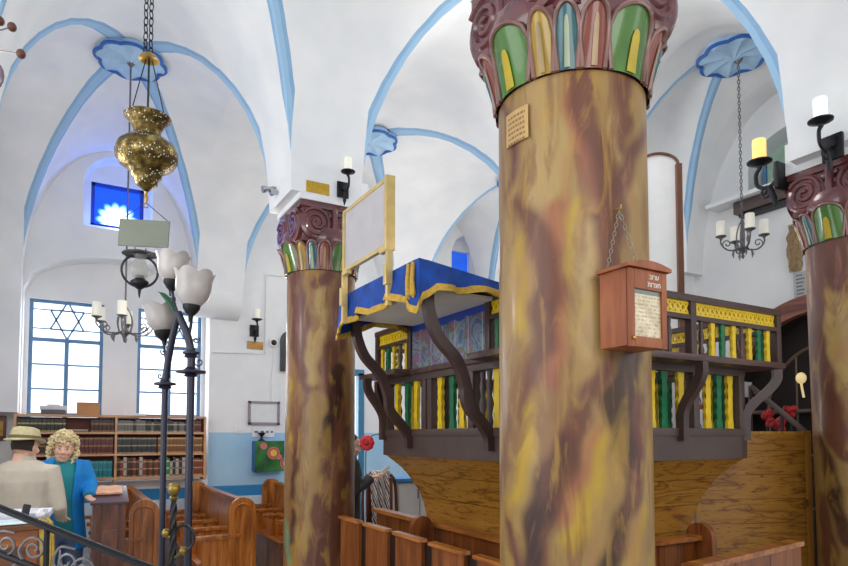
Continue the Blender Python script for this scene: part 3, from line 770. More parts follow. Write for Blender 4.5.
# upper tier
def upper_side(a, b, start, posts=(), given=None):
    p, q = V((*a, 0)), V((*b, 0)); t = (q-p).normalized(); n = t.cross(V((0, 0, 1))); L = (q-p).length; Rm = Matrix((t, n, V((0, 0, 1)))).transposed()
    ps = sorted([.025]+list(posts)+[L-.025])
    for s in ps: mb = MB(); mb.box(p+t*s+V((0, 0, 2.315)), (.05, .05, .355), Rm, .006); mb.build('post', DBR, bim)
    mb = MB(); mb.bar(p+V((0, 0, 2.475)), q+V((0, 0, 2.475)), .06, .04, (0, 0, 1), .006); mb.bar(p+V((0, 0, 2.36)), q+V((0, 0, 2.36)), .045, .028); mb.build('upper_rail', DBR, bim)
    for s0, s1 in zip(ps, ps[1:]):
        mb = MB(); za, zb = 2.372, 2.458; l = s1-s0-.05; m = max(2, int(l/.042))
        for z in (za+.008, zb-.008): mb.bar(p+t*(s0+.025)+V((0, 0, z)), p+t*(s1-.025)+V((0, 0, z)), .014, .018)
        for i in range(m):
            x0, x1 = s0+.025+l*i/m, s0+.025+l*(i+1)/m
            mb.bar(p+t*x0+V((0, 0, za+.01)), p+t*x1+V((0, 0, zb-.01)), .012, .014); mb.bar(p+t*x0+V((0, 0, zb-.01)), p+t*x1+V((0, 0, za+.01)), .012, .014)
            mb.box(p+t*((x0+x1)/2)+V((0, 0, (za+zb)/2)), (.022, .014, .022), Rm)
        mb.build('fretwork', YELLOW, bim, 0)
        nb = max(1, int(round(l/.098))); todo = [(s0+.025+(i+.5)*l/nb, PAT[(i+start) % 4]) for i in range(nb)] if given is None else [(s, k) for s, k in given if s0+.03 < s < s1-.03]
        for s, k in todo:
            c = p+t*s; mb = MB()
            if k == 'brown': mb.lathe([(.014, 2.14), (.02, 2.17), (.011, 2.2), (.021, 2.25), (.011, 2.3), (.016, 2.35)], c, 10); mb.build('baluster', DBR, bim)
            else: wavy(mb, c, t, n, 2.14, 2.35, .042, .018, 4); mb.build('baluster', BM[k], bim, 25)
gu = [(at_y(px, 345, W0+.03).x-X0, k) for px, k in ((653, 'yellow'), (661, 'brown'), (669, 'brown'), (701, 'brown'), (712, 'yellow'), (722, 'green'), (733, 'yellow'), (741, 'brown'), (749, 'yellow'), (758, 'green'), (767, 'yellow'), (775, 'brown'))]
gu = [(.08+.1*i, PAT[i % 4]) for i in range(6)]+gu
upper_side((X0, W0+.03), (U1-.03, W0+.03), 2, (.70, at_y(691, 345, W0+.03).x-X0), gu); upper_side((U1-.03, W0+.03), (U1-.03, W1-.03), 1, (1.1,)); upper_side((U1-.03, W1-.03), (X0, W1-.03), 0, (.9,))
upper_side((X0, W1-.03), (X0, 3.97), 0); upper_side((X0, 3.04), (X0, W0+.03), 1)
mb = MB(); mb.bx((X0-.01, 3.05, 2.14), (X0+.015, 3.965, 2.56)); mb.build('painted_panel', PAINTING, bim, 0)['label'] = 'many-coloured painted panel under the blue cloth'
# brackets
def sbend(mb, pts, w, h, up): mb.tube(smoothpts(pts), .5, 4, None) if 0 else None
def flatbracket(pts, n, w, th):
    P = smoothpts(pts, 7); mb = MB(); rs = []; n = V(n)
    for i, p in enumerate(P):
        t = (P[min(i+1, len(P)-1)]-P[max(i-1, 0)]).normalized(); m = n.cross(t).normalized()
        rs.append([p+m*w/2+n*th/2, p-m*w/2+n*th/2, p-m*w/2-n*th/2, p+m*w/2-n*th/2])
    mb.rings(rs); return mb.build('bracket', DBR, bim, 40)
big = [at_y(px, py, 3.0) for px, py in ((427, 290), (429, 312), (438, 337), (456, 360), (465, 385), (468, 405), (482, 424), (489, 436), (490, 451))]
flatbracket(big, (0, 1, 0), .062, .05)
flatbracket([p+V((0, 1.0, 0)) for p in big], (0, 1, 0), .062, .05)
sm = [(.155, 2.10), (.155, 2.03), (.12, 1.96), (.06, 1.88), (.02, 1.80), (.015, 1.70), (.015, 1.62)]
for (bxp, byp, dx, dy) in ((3.32, Y0, 0, -1), (2.5, Y0, 0, -1), (X1-.02, Y0+.02, 1, -1), (X1, 3.5, 1, 0), (X0, Y1-.03, -1, 0), (X1-.03, Y1, 0, 1), (X0+.03, Y1, 0, 1)):
    flatbracket([(bxp+dx*o, byp+dy*o, z) for o, z in sm], V((dy, -dx, 0)).normalized(), .055, .05)
# sloping desk board of the platform
mb = MB(); Rl = V((1, 0, -.13)).normalized()
for z, y0, y1 in ((2.575, 2.92, 3.98),):
    mb.prism([(0, 0), (.86, 0), (.86, .03), (0, .03)], (1.67, y0, z), Rl, (Rl.cross(V((0, -1, 0)))), (0, y1-y0, 0))
mb.build('desk_board', DBR, bim)
mb = MB(); mb.bx((1.72, 2.95, 2.455), (2.5, 3.95, 2.475)); mb.build('desk_soffit', CREAM, bim)
mb = MB(); mb.bx((1.74, 2.97, 2.47), (1.78, 3.93, 2.575)); mb.build('desk_rail', DBR, bim)
for y in (3.0, 3.84): mb = MB(); mb.bx((2.42, y, 1.58), (2.47, y+.06, 2.47)); mb.build('post', DBR, bim)

# blue velvet cover
cov = thing('velvet_cover', (1.9, 3.45, 2.6), 'royal blue velvet cover with gold fringe draped over the sloping desk of the platform', 'cloth')
def top(x, y): return V((x, y, 2.615-.13*(x-1.65)))
def dense(a, b, n): return [(a[0]+(b[0]-a[0])*i/n, a[1]+(b[1]-a[1])*i/n) for i in range(n)]
P_ = dense((2.53, 2.895), (1.645, 2.895), 40)+dense((1.645, 2.895), (1.645, 4.005), 50)+dense((1.645, 4.005), (2.53, 4.005), 40)+[(2.53, 4.005)]
ts, bs, fs_ = [], [], []
for i, (x, y) in enumerate(P_):
    if i < 40: n = V((0, -1, 0)); f = i/40; L = .045+.10*f+.015*sin(f*9)
    elif i < 90: n = V((-1, 0, 0)); f = (i-40)/50; L = .185+.02*sin(f*16)+(.10*max(0, (f-.86)/.14))
    else: n = V((0, 1, 0)); f = (i-90)/40; L = .285-.17*min(1, f*3)
    if 36 < i < 46: L += .10*(1-abs(i-41)/5)
    if i in (39, 40, 41): n = V((-1, -1, 0)).normalized()
    if i in (89, 90, 91): n = V((-1, 1, 0)).normalized()
    wv = .018*sin(i*.62)+.014*sin(i*.37+1)
    t0 = top(x, y)
    col_ = [t0]+[t0+n*(.012+.012*k/6+wv*k/6*1.3+(.02*k/6 if 86 < i < 96 else 0))-V((0, 0, L*k/6)) for k in range(0, 7)]
    ts.append(col_)
mb = MB(); mb.rings(ts, False, False); mb.quad(top(2.53, 2.895), top(1.645, 2.895), top(1.645, 4.005), top(2.53, 4.005)); mb.build('velvet', BLUEV, cov, 60)
mb = MB(); fr = []
for i, c in enumerate(ts):
    a, b = c[-1], c[-2]; o = (b-a).normalized(); n = V((c[-1].x-c[0].x, c[-1].y-c[0].y, 0)).normalized()*.006
    fr.append([a+o*.028+n, a-o*.014+n*1.4, a-o*.014-n, a+o*.02-n])
mb.rings(fr, True, True); mb.build('gold_fringe', GOLDF, cov, 60)
mb = MB()
for k, y in ((0, 2.935), (1, 2.985)): mb.tube([(1.625, y, 2.60), (1.612, y-.01, 2.5), (1.615, y-.015, 2.42), (1.62, y-.015, 2.40)], [.012, .014, .017, .005], 8)
mb.build('tassel', GOLDF, cov)
# gilded frame standing on the outer edge of the desk
gf = thing('gilded_frame', (1.62, 3.5, 2.36), 'gilded wooden frame with a plain pale back, standing upright on the blue covered desk', 'frame')
ya, yb, zt, zb, xf = 3.17, 3.83, 3.165, 2.745, 1.60
mb = MB()
for y in (ya, yb): mb.bar((xf, y, zb-.02), (xf, y, zt), .034 if y > 3.5 else .06, .03, (0, 1, 0), .006)
mb.bar((xf, ya, zt-.012), (xf, yb, zt-.012), .03, .026, (0, 0, 1), .006); mb.bar((xf, ya, zb+.012), (xf, yb, zb+.012), .03, .026, (0, 0, 1), .006); mb.build('frame', GOLD, gf)
mb = MB(); mb.bx((xf-.008, ya+.02, zb+.02), (xf+.008, yb-.02, zt-.02)); mb.build('back_panel', mat('grey_linen_backing', (184, 178, 182), .8, 0, .06, 8), gf, 0)
for y in (ya, yb):
    mb = MB(); mb.bar((xf-.004, y, 2.40), (xf-.004, y, zb), .036, .028, (0, 1, 0), .006); mb.bar((xf-.012, y, 2.52), (xf-.012, y, 2.64), .045, .04, (0, 1, 0), .008); mb.bar((xf-.01, y, zb-.012), (xf-.01, y+(.09 if y < 3.5 else -.09), zb-.012), .03, .024); l = mb.build('leg', GOLD, gf)

# ------------------------------------------------------------------ charity box hung on the nearest column
cb_c = at_d(632, 306, 2.12); nrm = (V((0, 0, 0))-V((1.79, 1.88, 0))); ang = -pi/2
N = V((cos(ang), sin(ang), 0)); T = V((-N.y, N.x, 0)); Z = V((0, 0, 1))
base = V((1.79, 1.88, 0))+N*.30
# box turned a little towards the right-hand side
ctr = V((1.722, 1.512, 0)); zc0, zc1 = at_d(640, 349, 2.13).z, at_d(640, 264, 2.13).z; w2, dp = .094, .14
cbx = thing('charity_box', ctr+V((0, 0, zc0)), 'orange-brown wooden charity box with white Hebrew lettering, hanging by a chain on the largest column', 'box')
ORW = wood('orange_box_wood', (118, 56, 20), (142, 72, 30), (156, 88, 42), 'z', 1.4, .45, 6)
Rm = Matrix((T, N, Z)).transposed()
def L(a, b, c): return ctr+T*a+N*b+V((0, 0, c))
hz = zc1-zc0
mb = MB(); mb.box(L(0, -.002, zc0+hz/2-.01), (2*w2, dp-.02, hz-.03), Rm, .003); mb.build('case', ORW, cbx)
mb = MB(); mb.prism([(-w2-.012, 0)]+[(-w2-.012+(2*w2+.024)*i/12, .012+.016*sin(pi*i/12)) for i in range(13)]+[(w2+.012, 0)], L(0, -dp/2, zc1-.026), T, Z, N*(dp+.014)); mb.build('lid', ORW, cbx)
mb = MB(); fw = .026; yF = dp/2-.004
mb.box(L(-w2+fw/2, yF, zc0+hz/2-.014), (fw, .012, hz-.03), Rm, .003); mb.box(L(w2-fw/2, yF, zc0+hz/2-.014), (fw, .012, hz-.03), Rm, .003)
mb.box(L(0, yF, zc0+.02), (2*w2-2*fw, .012, .036), Rm, .003); mb.box(L(0, yF, zc1-.062), (2*w2-2*fw, .012, .068), Rm, .003); dr = mb.build('door', ORW, cbx)
mb = MB(); mb.lathe([(.006, 0), (.007, .006), (.003, .009)], (0, 0, 0), 10); 
for v in mb.bm.verts: v.co = L(-w2+.016, yF+.006, zc0+.03)+T*v.co.x+Z*v.co.y+N*v.co.z
mb.build('lock', BRASS, dr)
mb = MB(); mb.box(L(.0, yF-.004, zc0+hz/2-.024), (2*w2-2*fw, .004, hz-.11), Rm); nt_ = mb.build('notice_window', note_mat(), cbx, 0)
mb = MB()
for (s, z) in ((-1, 0), (1, 0)): chain_pts(mb, L(s*w2*.96, -.03, zc1-.02), L(.005, -dp/2+.012, zc1+.225), .018, .0017)
mb.build('chain', mat('pale_chain', (150, 138, 120), .4, .5), cbx)
mb = MB(); mb.tube([L(.005, -dp/2-.02, zc1+.23), L(.005, -dp/2+.02, zc1+.23), L(.005, -dp/2+.022, zc1+.242)], .004, 6); mb.build('hook', BRASS, cbx)
def text(body, size, loc, rot, m, parent, name, ext=.0006, align='CENTER'):
    cu = bpy.data.curves.new(name, 'FONT'); cu.body = body; cu.size = size; cu.extrude = ext; cu.align_x = align; cu.resolution_u = 3
    o = bpy.data.objects.new(name, cu); COL.objects.link(o); dg = bpy.context.evaluated_depsgraph_get()
    me = bpy.data.meshes.new_from_object(o.evaluated_get(dg)); bpy.data.objects.remove(o)
    me.transform(Matrix.Translation(V(loc)-parent_loc(parent)) @ rot.to_4x4()); me.materials.clear(); me.materials.append(m)
    r = bpy.data.objects.new(name, me); COL.objects.link(r); r.parent = parent; return r
Rt = Matrix((T, Z, N)).transposed()
for k, wd_ in enumerate(('ערוב', 'חצרות')):
    text(wd_[::-1], .025, L(.028, yF+.0065, zc1-.058-.027*k), Rt, WHITE, dr, 'lettering')

# ------------------------------------------------------------------ pews
def arch_end(mb, w, h, th, o):
    """round-headed end panel in the XZ plane, thickness along y"""
    pts = [(-w/2, 0), (w/2, 0)]+[(w/2*cos(a*pi/14), h-w/2+w/2*sin(a*pi/14)) for a in range(15)]
    mb.prism(pts, o, (1, 0, 0), (0, 0, 1), (0, th, 0))
def pew(loc, length, label, h=1.06, group=None, dv=4, m_end=PEW):
    """near end at loc; runs along +y; the back is at x=0 and the seat faces -x"""
    t = thing('pew', loc, label, 'pew', group); P = lambda o: o
    for y in (0, length-.05):
        mb = MB(); arch_end(mb, .26, h, .05, (.02, y, 0)); e = mb.build('end_panel', m_end, t, 30, world=False)
        mb = MB(); w, hh, yy = .17, h-.06, y-.006 if y == 0 else y+.056
        o = [(-w/2, .25), (-w/2, hh-w/2)]+[(-w/2*cos(a*pi/12), hh-w/2+w/2*sin(a*pi/12)) for a in range(1, 12)]+[(w/2, hh-w/2), (w/2, .25)]
        mb.tube([(.02+a, yy, b) for a, b in o], .009, 6); mb.build('moulding', m_end, e, 40, world=False)
    mb = MB(); n = max(3, int(length/.36)); y = .05
    for i in range(n):
        a, b = .05+(length-.1)*i/n+.004, .05+(length-.1)*(i+1)/n-.004
        mb.prism([(.0, .42), (.03, .42), (.11, h-.08), (.08, h-.08)], (0, a, 0), (1, 0, 0), (0, 0, 1), (0, b-a, 0))
    mb.build('backrest', PEW, t, 30, world=False)
    mb = MB(); mb.bx((.05, .04, h-.09), (.13, length-.04, h-.045), .01); mb.build('top_rail', PEWH, t, world=False)
    mb = MB(); mb.bx((-.40, .05, .40), (.02, length-.05, .44), .008); mb.build('seat', PEWH, t, world=False)
    mb = MB(); mb.bx((-.36, .06, 0), (-.33, length-.06, .40)); mb.build('seat_front', PEW, t, world=False)
    for i in range(dv+1):
        yy = .0+(length-.05)*i/dv; mb = MB(); mb.bx((-.42, yy-.01, .66), (.03, yy+.06, .70), .01); a = mb.build('armrest', PEWH, t, world=False)
        mb = MB(); mb.bx((-.36, yy+.005, .0), (.01, yy+.045, .66)); mb.build('arm_support', PEW, a, world=False)
    return t
pew((1.50, 6.17, 0), 2.45, 'amber wooden pew with round-headed ends and open armrests, just left of the left column', 1.05)
pew((.64, 6.40, 0), 2.1, 'amber pew end-on behind the blonde woman, beside the dark bookstand', 1.05, None, 3)
pew((2.52, 6.9, 0), 1.85, 'amber pew against the far wall below the green painted box, partly behind the left column', 1.05, None, 3)
# pews round the platform: tall backs with dark slots, seats towards the platform
def slot_pew(p, q, h, label, k, face, slots=True, rear=1, sd=.22):
    """back plane from p to q; face = direction the seat looks"""
    t = thing('pew', p, label, 'pew'); p, q = V(p), V(q); d = (q-p).normalized(); L_ = (q-p).length; n = V(face)
    gap = .115
    for i in range(k):
        a, b = L_*i/k+(gap/2 if slots else .003), L_*(i+1)/k-(gap/2 if slots else .003); mb = MB()
        mb.prism([(0, .08), (.022, .08), (.022, h-.02), (0, h-.02)], p+d*a, n, (0, 0, 1), d*(b-a)); mb.build('back_panel', DPEW, t)
        if slots: mb = MB(); mb.prism([(-.02, h-.02), (.03, h-.02), (.03, h), (-.02, h)], p+d*(a-.012), n, (0, 0, 1), d*(b-a+.024)); mb.build('cap', PEWH, t)
    mb = MB(); ro = .024 if rear > 0 else -.028; mb.prism([(ro, .0), (ro+.02, .0), (ro+.02, h-.02), (ro, h-.02)], p, n, (0, 0, 1), d*L_); mb.build('rear_board', mat('very_dark_slot_wood', (34, 18, 12), .4, 0, .15, 6), t)
    if not slots: mb = MB(); mb.prism([(-.02, h-.03), (.07, h-.03), (.07, h), (-.02, h)], p, n, (0, 0, 1), d*L_); mb.build('cap', PEWH, t)
    mb = MB(); mb.prism([(.05, .38), (.05+sd, .38), (.05+sd, .42), (.05, .42)], p, n, (0, 0, 1), d*L_); mb.build('seat', PEWH, t)
    mb = MB(); mb.prism([(sd, 0), (sd+.03, 0), (sd+.03, .38), (sd, .38)], p, n, (0, 0, 1), d*L_); mb.build('seat_front', DPEW, t)
    return t
slot_pew((1.80, 2.2, 0), (1.80, 4.42, 0), 1.055, 'long brown pew with dark slotted back panels, standing between the two nearer columns', 5, (1, 0, 0))
t = slot_pew((2.40, 2.95, 0), (2.40, 4.95, 0), 1.02, 'lower brown pew with its plain back against the wooden platform, behind the slotted pew', 4, (-1, 0, 0), False, -1, .16)
mb = MB(); pts = [(-.08, .0), (.08, .0)]+[(.08*cos(a*pi/10), 1.0+.08*sin(a*pi/10)) for a in range(11)]
mb.prism(pts, (2.22, 3.86, 0), (1, 0, 0), (0, 0, 1), (0, .045, 0)); mb.build('arm_panel', DPEW, t)
t = slot_pew((2.5, 2.70, 0), (3.62, 2.70, 0), 1.0, 'dark pew with a rounded end, its back against the platform at lower right', 3, (0, -1, 0), False, -1, .1)
mb = MB(); mb.prism([(-.10, 0), (.10, 0)]+[(.10*cos(a*pi/12), .98+.10*sin(a*pi/12)) for a in range(13)], (3.62, 2.66, 0), (0, 1, 0), (0, 0, 1), (.05, 0, 0)); mb.build('end_panel', DPEW, t)
t = slot_pew((2.75, 2.05, 0), (3.98, 2.20, 0), 1.0, 'brown pew with a pale worn top edge, lowest at the right between two columns', 3, (-.121, .993, 0), False, 1, .1)
# boarded stair side
st = thing('boarded_partition', (4.45, 2.8, 0), 'golden wood-grained boarded partition between the platform and the right-hand column', 'partition')
a, b = V((4.02, 2.98, 0)), V((4.86, 2.63, 0)); d = (b-a).normalized(); n = V((-d.y, d.x, 0))
mb = MB(); mb.bar(a+V((0, 0, .835)), b+V((0, 0, .835)), .04, 1.67); mb.build('boarding', GRAIN, st, 0)
mb = MB(); mb.bar(b-n*.0+V((0, 0, 0)), b+V((0, 0, 1.69)), .05, .05, d); mb.bar(a+V((0, 0, 1.675)), b+V((0, 0, 1.675)), .05, .02); mb.build('edge_trim', wood('golden_trim', (150, 98, 30), (178, 124, 44), (196, 146, 60), 'z', 1, .4), st)
mb = MB(); p = b-d*.04-n*.035+V((0, 0, 1.15)); mb.box(p, (.03, .02, .06), Matrix((d, n, Z)).transposed(), .004); mb.build('latch', BRASS, st)

# ------------------------------------------------------------------ bookcase in the window recess
BKY0, BKY1 = 8.74, 8.998
BKX0, BKX1 = at_y(13, 440, 8.74).x, at_y(206, 440, 8.74).x
zt_, z3, z2, z1 = at_y(100, 415, BKY0).z, at_y(100, 432, BKY0).z, at_y(100, 454, BKY0).z, at_y(100, 478, BKY0).z
bk = thing('bookcase', (.5, 8.87, 1.06), 'long pale wooden bookcase fixed to the far wall under the two blue-framed windows', 'bookcase')
for z in (zt_, z3, z2, z1):
    mb = MB(); mb.bx((BKX0, BKY0, z-.026), (BKX1, BKY1, z)); mb.build('shelf', SHELFW, bk)
xd = at_y(116, 440, BKY0).x; xd2 = at_y(66, 440, BKY0).x
for x in (BKX0+.014, xd, BKX1-.014):
    mb = MB(); mb.bx((x-.014, BKY0-.004, 1.062), (x+.014, BKY1-.001, zt_-.027)); mb.build('side_panel' if x != xd else 'divider', SHELFW, bk)
mb = MB(); mb.bx((xd2-.011, BKY0, z1+.001), (xd2+.011, BKY1, z3-.027)); mb.build('divider', SHELFW, bk)
mb = MB(); mb.bx((BKX0+.03, BKY1-.03, 1.1), (BKX1-.03, BKY1-.01, zt_-.03)); mb.build('back_panel', mat('reddish_back_board', (120, 62, 50), .6, 0, .15, 5), bk)
PAGES = mat('book_pages', (226, 218, 200), .8, 0, .06)
def book(x, y, z, w, h, dp, m, label, group, lean=0.):
    mb = MB(); mb.bx((0, 0, 0), (w, dp, h), .004)
    o = mb.build('book', m, None, 30, at=(0, 0, 0)); o.location = (x, y, z); o.rotation_euler = (0, lean, 0)
    tag(o, label, 'book', group)
    return o
BM_ = {k: book_mat('book_cloth_'+k, c, b) for k, c, b in (('green_black', (44, 52, 46), (170, 150, 90)), ('maroon', (96, 44, 42), (150, 110, 70)), ('dark_brown', (70, 42, 36), (140, 110, 70)), ('charcoal', (52, 54, 58), (150, 140, 110)),
    ('tan_gilt', (132, 84, 50), (196, 160, 90)), ('teal', (22, 124, 136), (60, 150, 160)), ('red_brown', (140, 62, 46), (190, 150, 100)), ('grey', (120, 116, 110), (180, 170, 150)), ('green', (30, 140, 60), (200, 220, 190)), ('pale', (190, 176, 164), (140, 110, 90)))}
def row(xa, xb, z, hmax, kinds, w0, label, group, hf=.86):
    x = xa; rng = random.Random(int(xa*1000+z*77))
    while x < xb-w0*.7:
        w = w0*rng.uniform(.85, 1.15); w = min(w, xb-x); h = hmax*hf*(rng.uniform(.97, 1.) if len(kinds) == 1 else rng.uniform(.82, 1.04))
        k = kinds[0] if len(kinds) == 1 else rng.choice(kinds)
        lb = label[k] if isinstance(label, dict) else label
        book(x, BKY0+.015, z+.001, w-.002, h, .17, BM_[k], lb, group if not isinstance(label, dict) else group+' in '+k.replace('_', ' '))
        x += w
L0, L1, R0, R1 = BKX0+.034, xd-.018, xd+.018, BKX1-.034
xm1, xm2 = at_y(66, 424, BKY0).x, at_y(91, 424, BKY0).x
h1, h2, h3 = zt_-.03-z3, z3-.03-z2, z2-.03-z1
row(L0, xm1, z3, h1, ['green_black'], .044, 'dark green gilt-lined book on the top shelf, left end', 'dark green books on the top shelf')
row(xm2, L1, z3, h1, ['dark_brown'], .042, 'dark brown book on the top shelf, next to the middle divider', 'dark brown books on the top shelf')
bx_ = book(xm1+.02, BKY0+.03, z3+.001, .22, .03, .15, BM_['pale'], 'pale book lying flat on the top shelf in the gap', None)
row(L0, xd2-.014, z2, h2, ['dark_brown'], .05, 'dark brown book on the middle shelf, left end behind the hat', 'dark brown books on the middle shelf')
row(xd2+.014, L1, z2, h2, ['maroon'], .046, 'dark maroon book on the middle shelf behind the blonde woman', 'maroon books on the middle shelf')
row(xd2+.014, L1, z1, h3, ['teal'], .05, 'teal book of the matching set on the bottom shelf beside the woman', 'teal books on the bottom shelf', .8)
row(L0, xd2-.014, z1, h3, ['maroon'], .05, 'maroon book at the left end of the bottom shelf', 'maroon books on the bottom shelf')
xs_ = at_y(188, 424, BKY0).x; xs2 = at_y(158, 440, BKY0).x
row(R0, xs_, z3, h1, ['grey', 'charcoal'], .034, {'grey': 'thin grey book on the top shelf, right half', 'charcoal': 'thin charcoal book on the top shelf, right half'}, 'thin books on the top shelf')
row(xs_, R1, z3, h1, ['maroon'], .04, 'maroon book at the right end of the top shelf', 'maroon books on the top shelf')
row(R0, xs2, z2, h2, ['charcoal'], .056, 'wide charcoal book on the middle shelf, right of the divider', 'charcoal books on the middle shelf')
row(xs2, R1, z2, h2, ['tan_gilt'], .046, 'tan gilt-banded book at the right of the middle shelf', 'tan books on the middle shelf')
xg = at_y(166, 465, BKY0).x
row(R0, xg, z1, h3, ['red_brown', 'dark_brown', 'pale'], .038, {'red_brown': 'red-brown book on the bottom shelf, between divider and green book', 'dark_brown': 'dark brown book on the bottom shelf, between divider and green book', 'pale': 'pale-spined book on the bottom shelf, between divider and green book'}, 'mixed books on the bottom shelf', .92)
book(xg+.004, BKY0+.015, z1+.001, .042, h3*.85, .17, BM_['green'], 'bright green book on the bottom shelf seen between the lamp posts', None)
row(xg+.05, R1, z1, h3, ['charcoal', 'red_brown', 'pale'], .038, {'charcoal': 'charcoal book on the bottom shelf, right of the green book', 'red_brown': 'red-brown book on the bottom shelf, right of the green book', 'pale': 'pale-spined book on the bottom shelf, right of the green book'}, 'mixed books right of the green book', .88)
# things on top of the bookcase
a, b = at_y(77, 402, BKY0+.03), at_y(100, 402, BKY0+.03)
cbx2 = thing('cardboard_box', ((a.x+b.x)/2, BKY0+.11, zt_), 'brown cardboard box on top of the bookcase under the left window', 'box')
CARD = mat('brown_card', (196, 142, 96), .8, 0, .06, 6)
mb = MB(); mb.bx((a.x, BKY0+.02, zt_+.001), (b.x, BKY0+.22, a.z-.005), .004); mb.build('carton', CARD, cbx2)
mb = MB(); mb.bx((a.x-.004, BKY0+.016, a.z-.012), (b.x+.004, BKY0+.118, a.z-.002)); mb.bx((a.x-.004, BKY0+.122, a.z-.012), (b.x+.004, BKY0+.224, a.z-.002)); mb.build('flap', CARD, cbx2)
a, b = at_y(41, 404, BKY0+.03), at_y(66, 404, BKY0+.03)
tr = thing('storage_tray', ((a.x+b.x)/2, BKY0+.11, zt_), 'grey and white lidded tray on top of the bookcase, left of the cardboard box', 'tray')
mb = MB(); mb.bx((a.x, BKY0+.02, zt_+.001), (b.x, BKY0+.21, zt_+.055), .006); mb.build('tray_base', mat('dark_grey_tray', (88, 88, 100), .5), tr)
mb = MB(); mb.bx((a.x-.015, BKY0+.01, zt_+.056), (b.x+.015, BKY0+.22, zt_+.105), .012); mb.bx((a.x+.06, BKY0+.04, zt_+.105), (b.x-.06, BKY0+.16, zt_+.125), .006); mb.build('tray_lid', mat('pale_plastic_lid', (214, 208, 214), .4), tr)
a, b = at_y(127, 412, BKY0+.03), at_y(146, 412, BKY0+.03)
mb = MB(); mb.bx((a.x, BKY0+.03, zt_+.001), (b.x, BKY0+.19, zt_+.03), .003); tag(mb.build('paper_stack', PAPER), 'small stack of white papers on top of the bookcase under the right window', 'papers')

# ------------------------------------------------------------------ desks
def stender(loc, rz, w, d, h, label, m=DESK, lid=None):
    t = thing('bookstand', loc, label, 'bookstand')
    mb = MB(); mb.prism([(-d/2, 0), (d/2, 0), (d/2, h), (-d/2, h-.10)], (-w/2, 0, 0), (0, 1, 0), (0, 0, 1), (w, 0, 0)); mb.build('case', m, t, 30, world=False)
    mb = MB(); ang = math.atan2(.10, d); mb.box((0, .012, h-.05+.016), (w+.05, d/cos(ang)+.05, .024), Matrix.Rotation(ang, 3, 'X'), .004); mb.build('sloping_top', lid or m, t, 30, world=False)
    mb = MB(); mb.bx((-w/2-.012, -d/2-.012, 0), (w/2+.012, d/2+.012, .08), .006); mb.build('plinth', m, t, 30, world=False)
    mb = MB(); mb.box((0, -d/2-.006, h*.45), (w-.12, .014, h*.55), None, .004); mb.build('front_panel', m, t, 30, world=False)
    t.rotation_euler.z = rz; return t
LID = mat('purple_brown_lid', (98, 78, 84), .3, 0, .12, 6)
stender((.345, 6.17, 0), 0, .25, .30, 1.16, 'dark wooden bookstand under the blonde woman\'s hand', DESK, LID)
ws = thing('writing_desk', (-.62, 4.86, 0), 'wooden desk with papers in the bottom left corner, behind the iron rail', 'desk')
mb = MB(); mb.bx((-.77, 4.72, .10), (-.14, 5.08, 1.05), .006); mb.build('carcass', wood('mid_brown_desk', (110, 58, 24), (150, 84, 36), (170, 104, 50), 'x', 1, .4), ws)
mb = MB(); mb.box((-.455, 4.90, 1.085), (.67, .44, .03), Matrix.Rotation(math.radians(4), 3, 'X'), .006); mb.build('desktop', PEWX, ws)
mb = MB(); 
for x in (-.72, -.19):
    for y in (4.75, 5.04): mb.bx((x-.03, y-.03, 0), (x+.03, y+.03, .10))
mb.build('feet', DESK, ws)
mb = MB(); mb.bx((-.70, 4.705, .2), (-.21, 4.722, .95), .004); mb.build('front_panel', PEWX, ws)
def flat_on_desk(name, px, py, y, w, d, h, rz, m, label, cat, rx=4):
    p = at_y(px, py, y); mb = MB(); R = Matrix.Rotation(math.radians(rz), 3, 'Z') @ Matrix.Rotation(math.radians(rx), 3, 'X')
    z = 1.102+(y-4.90)*.07; mb.box((p.x, y, z+h/2+.004), (w, d, h), R, .002); return tag(mb.build(name, m), label, cat)
flat_on_desk('open_book', 22, 510, 4.98, .34, .2, .035, -6, mat('white_page_block', (214, 216, 226), .7), 'thick white-paged book lying on the desk in front of the man', 'book')
flat_on_desk('paper_sheet', 8, 524, 4.78, .26, .17, .006, 8, mat('pale_green_sheet', (206, 224, 226), .7), 'pale greenish sheet of paper at the front edge of the desk', 'paper')
p = at_y(46, 518, 4.88); mb = MB(); random.seed(3)
mb.ell((p.x-.02, 4.84, 1.14), (.038, .036, .036), 12, 8)
for v in mb.bm.verts: v.co += V((random.uniform(-1, 1), random.uniform(-1, 1), random.uniform(-1, 1)))*.006
tag(mb.build('crumpled_paper', PAPER, None, 5), 'crumpled white paper at the right end of the desk', 'paper')
p = at_y(57, 522, 4.83); mb = MB(); mb.box((-.215, 4.83, 1.155), (.045, .03, .10), Matrix.Rotation(.2, 3, 'Y'), .008); tag(mb.build('black_phone', BLACK), 'small black phone standing at the end of the desk', 'phone')
mb = MB(); pts = [(-.13, 4.76, 1.106), (-.105, 4.72, 1.08), (-.095, 4.70, .98), (-.09, 4.70, .88), (-.095, 4.70, .78)]
for k in range(5): mb.tube([V(q)+V((.014*k-.02, -.004*(k % 2), .012*sin(k*2))) for q in pts], [.006, .013, .012, .013, .004], 6)
tag(mb.build('yellow_cloth', mat('yellow_duster', (176, 146, 60), .9, 0, .2, 20, .5)), 'yellow cloth hanging from the end of the desk', 'cloth')

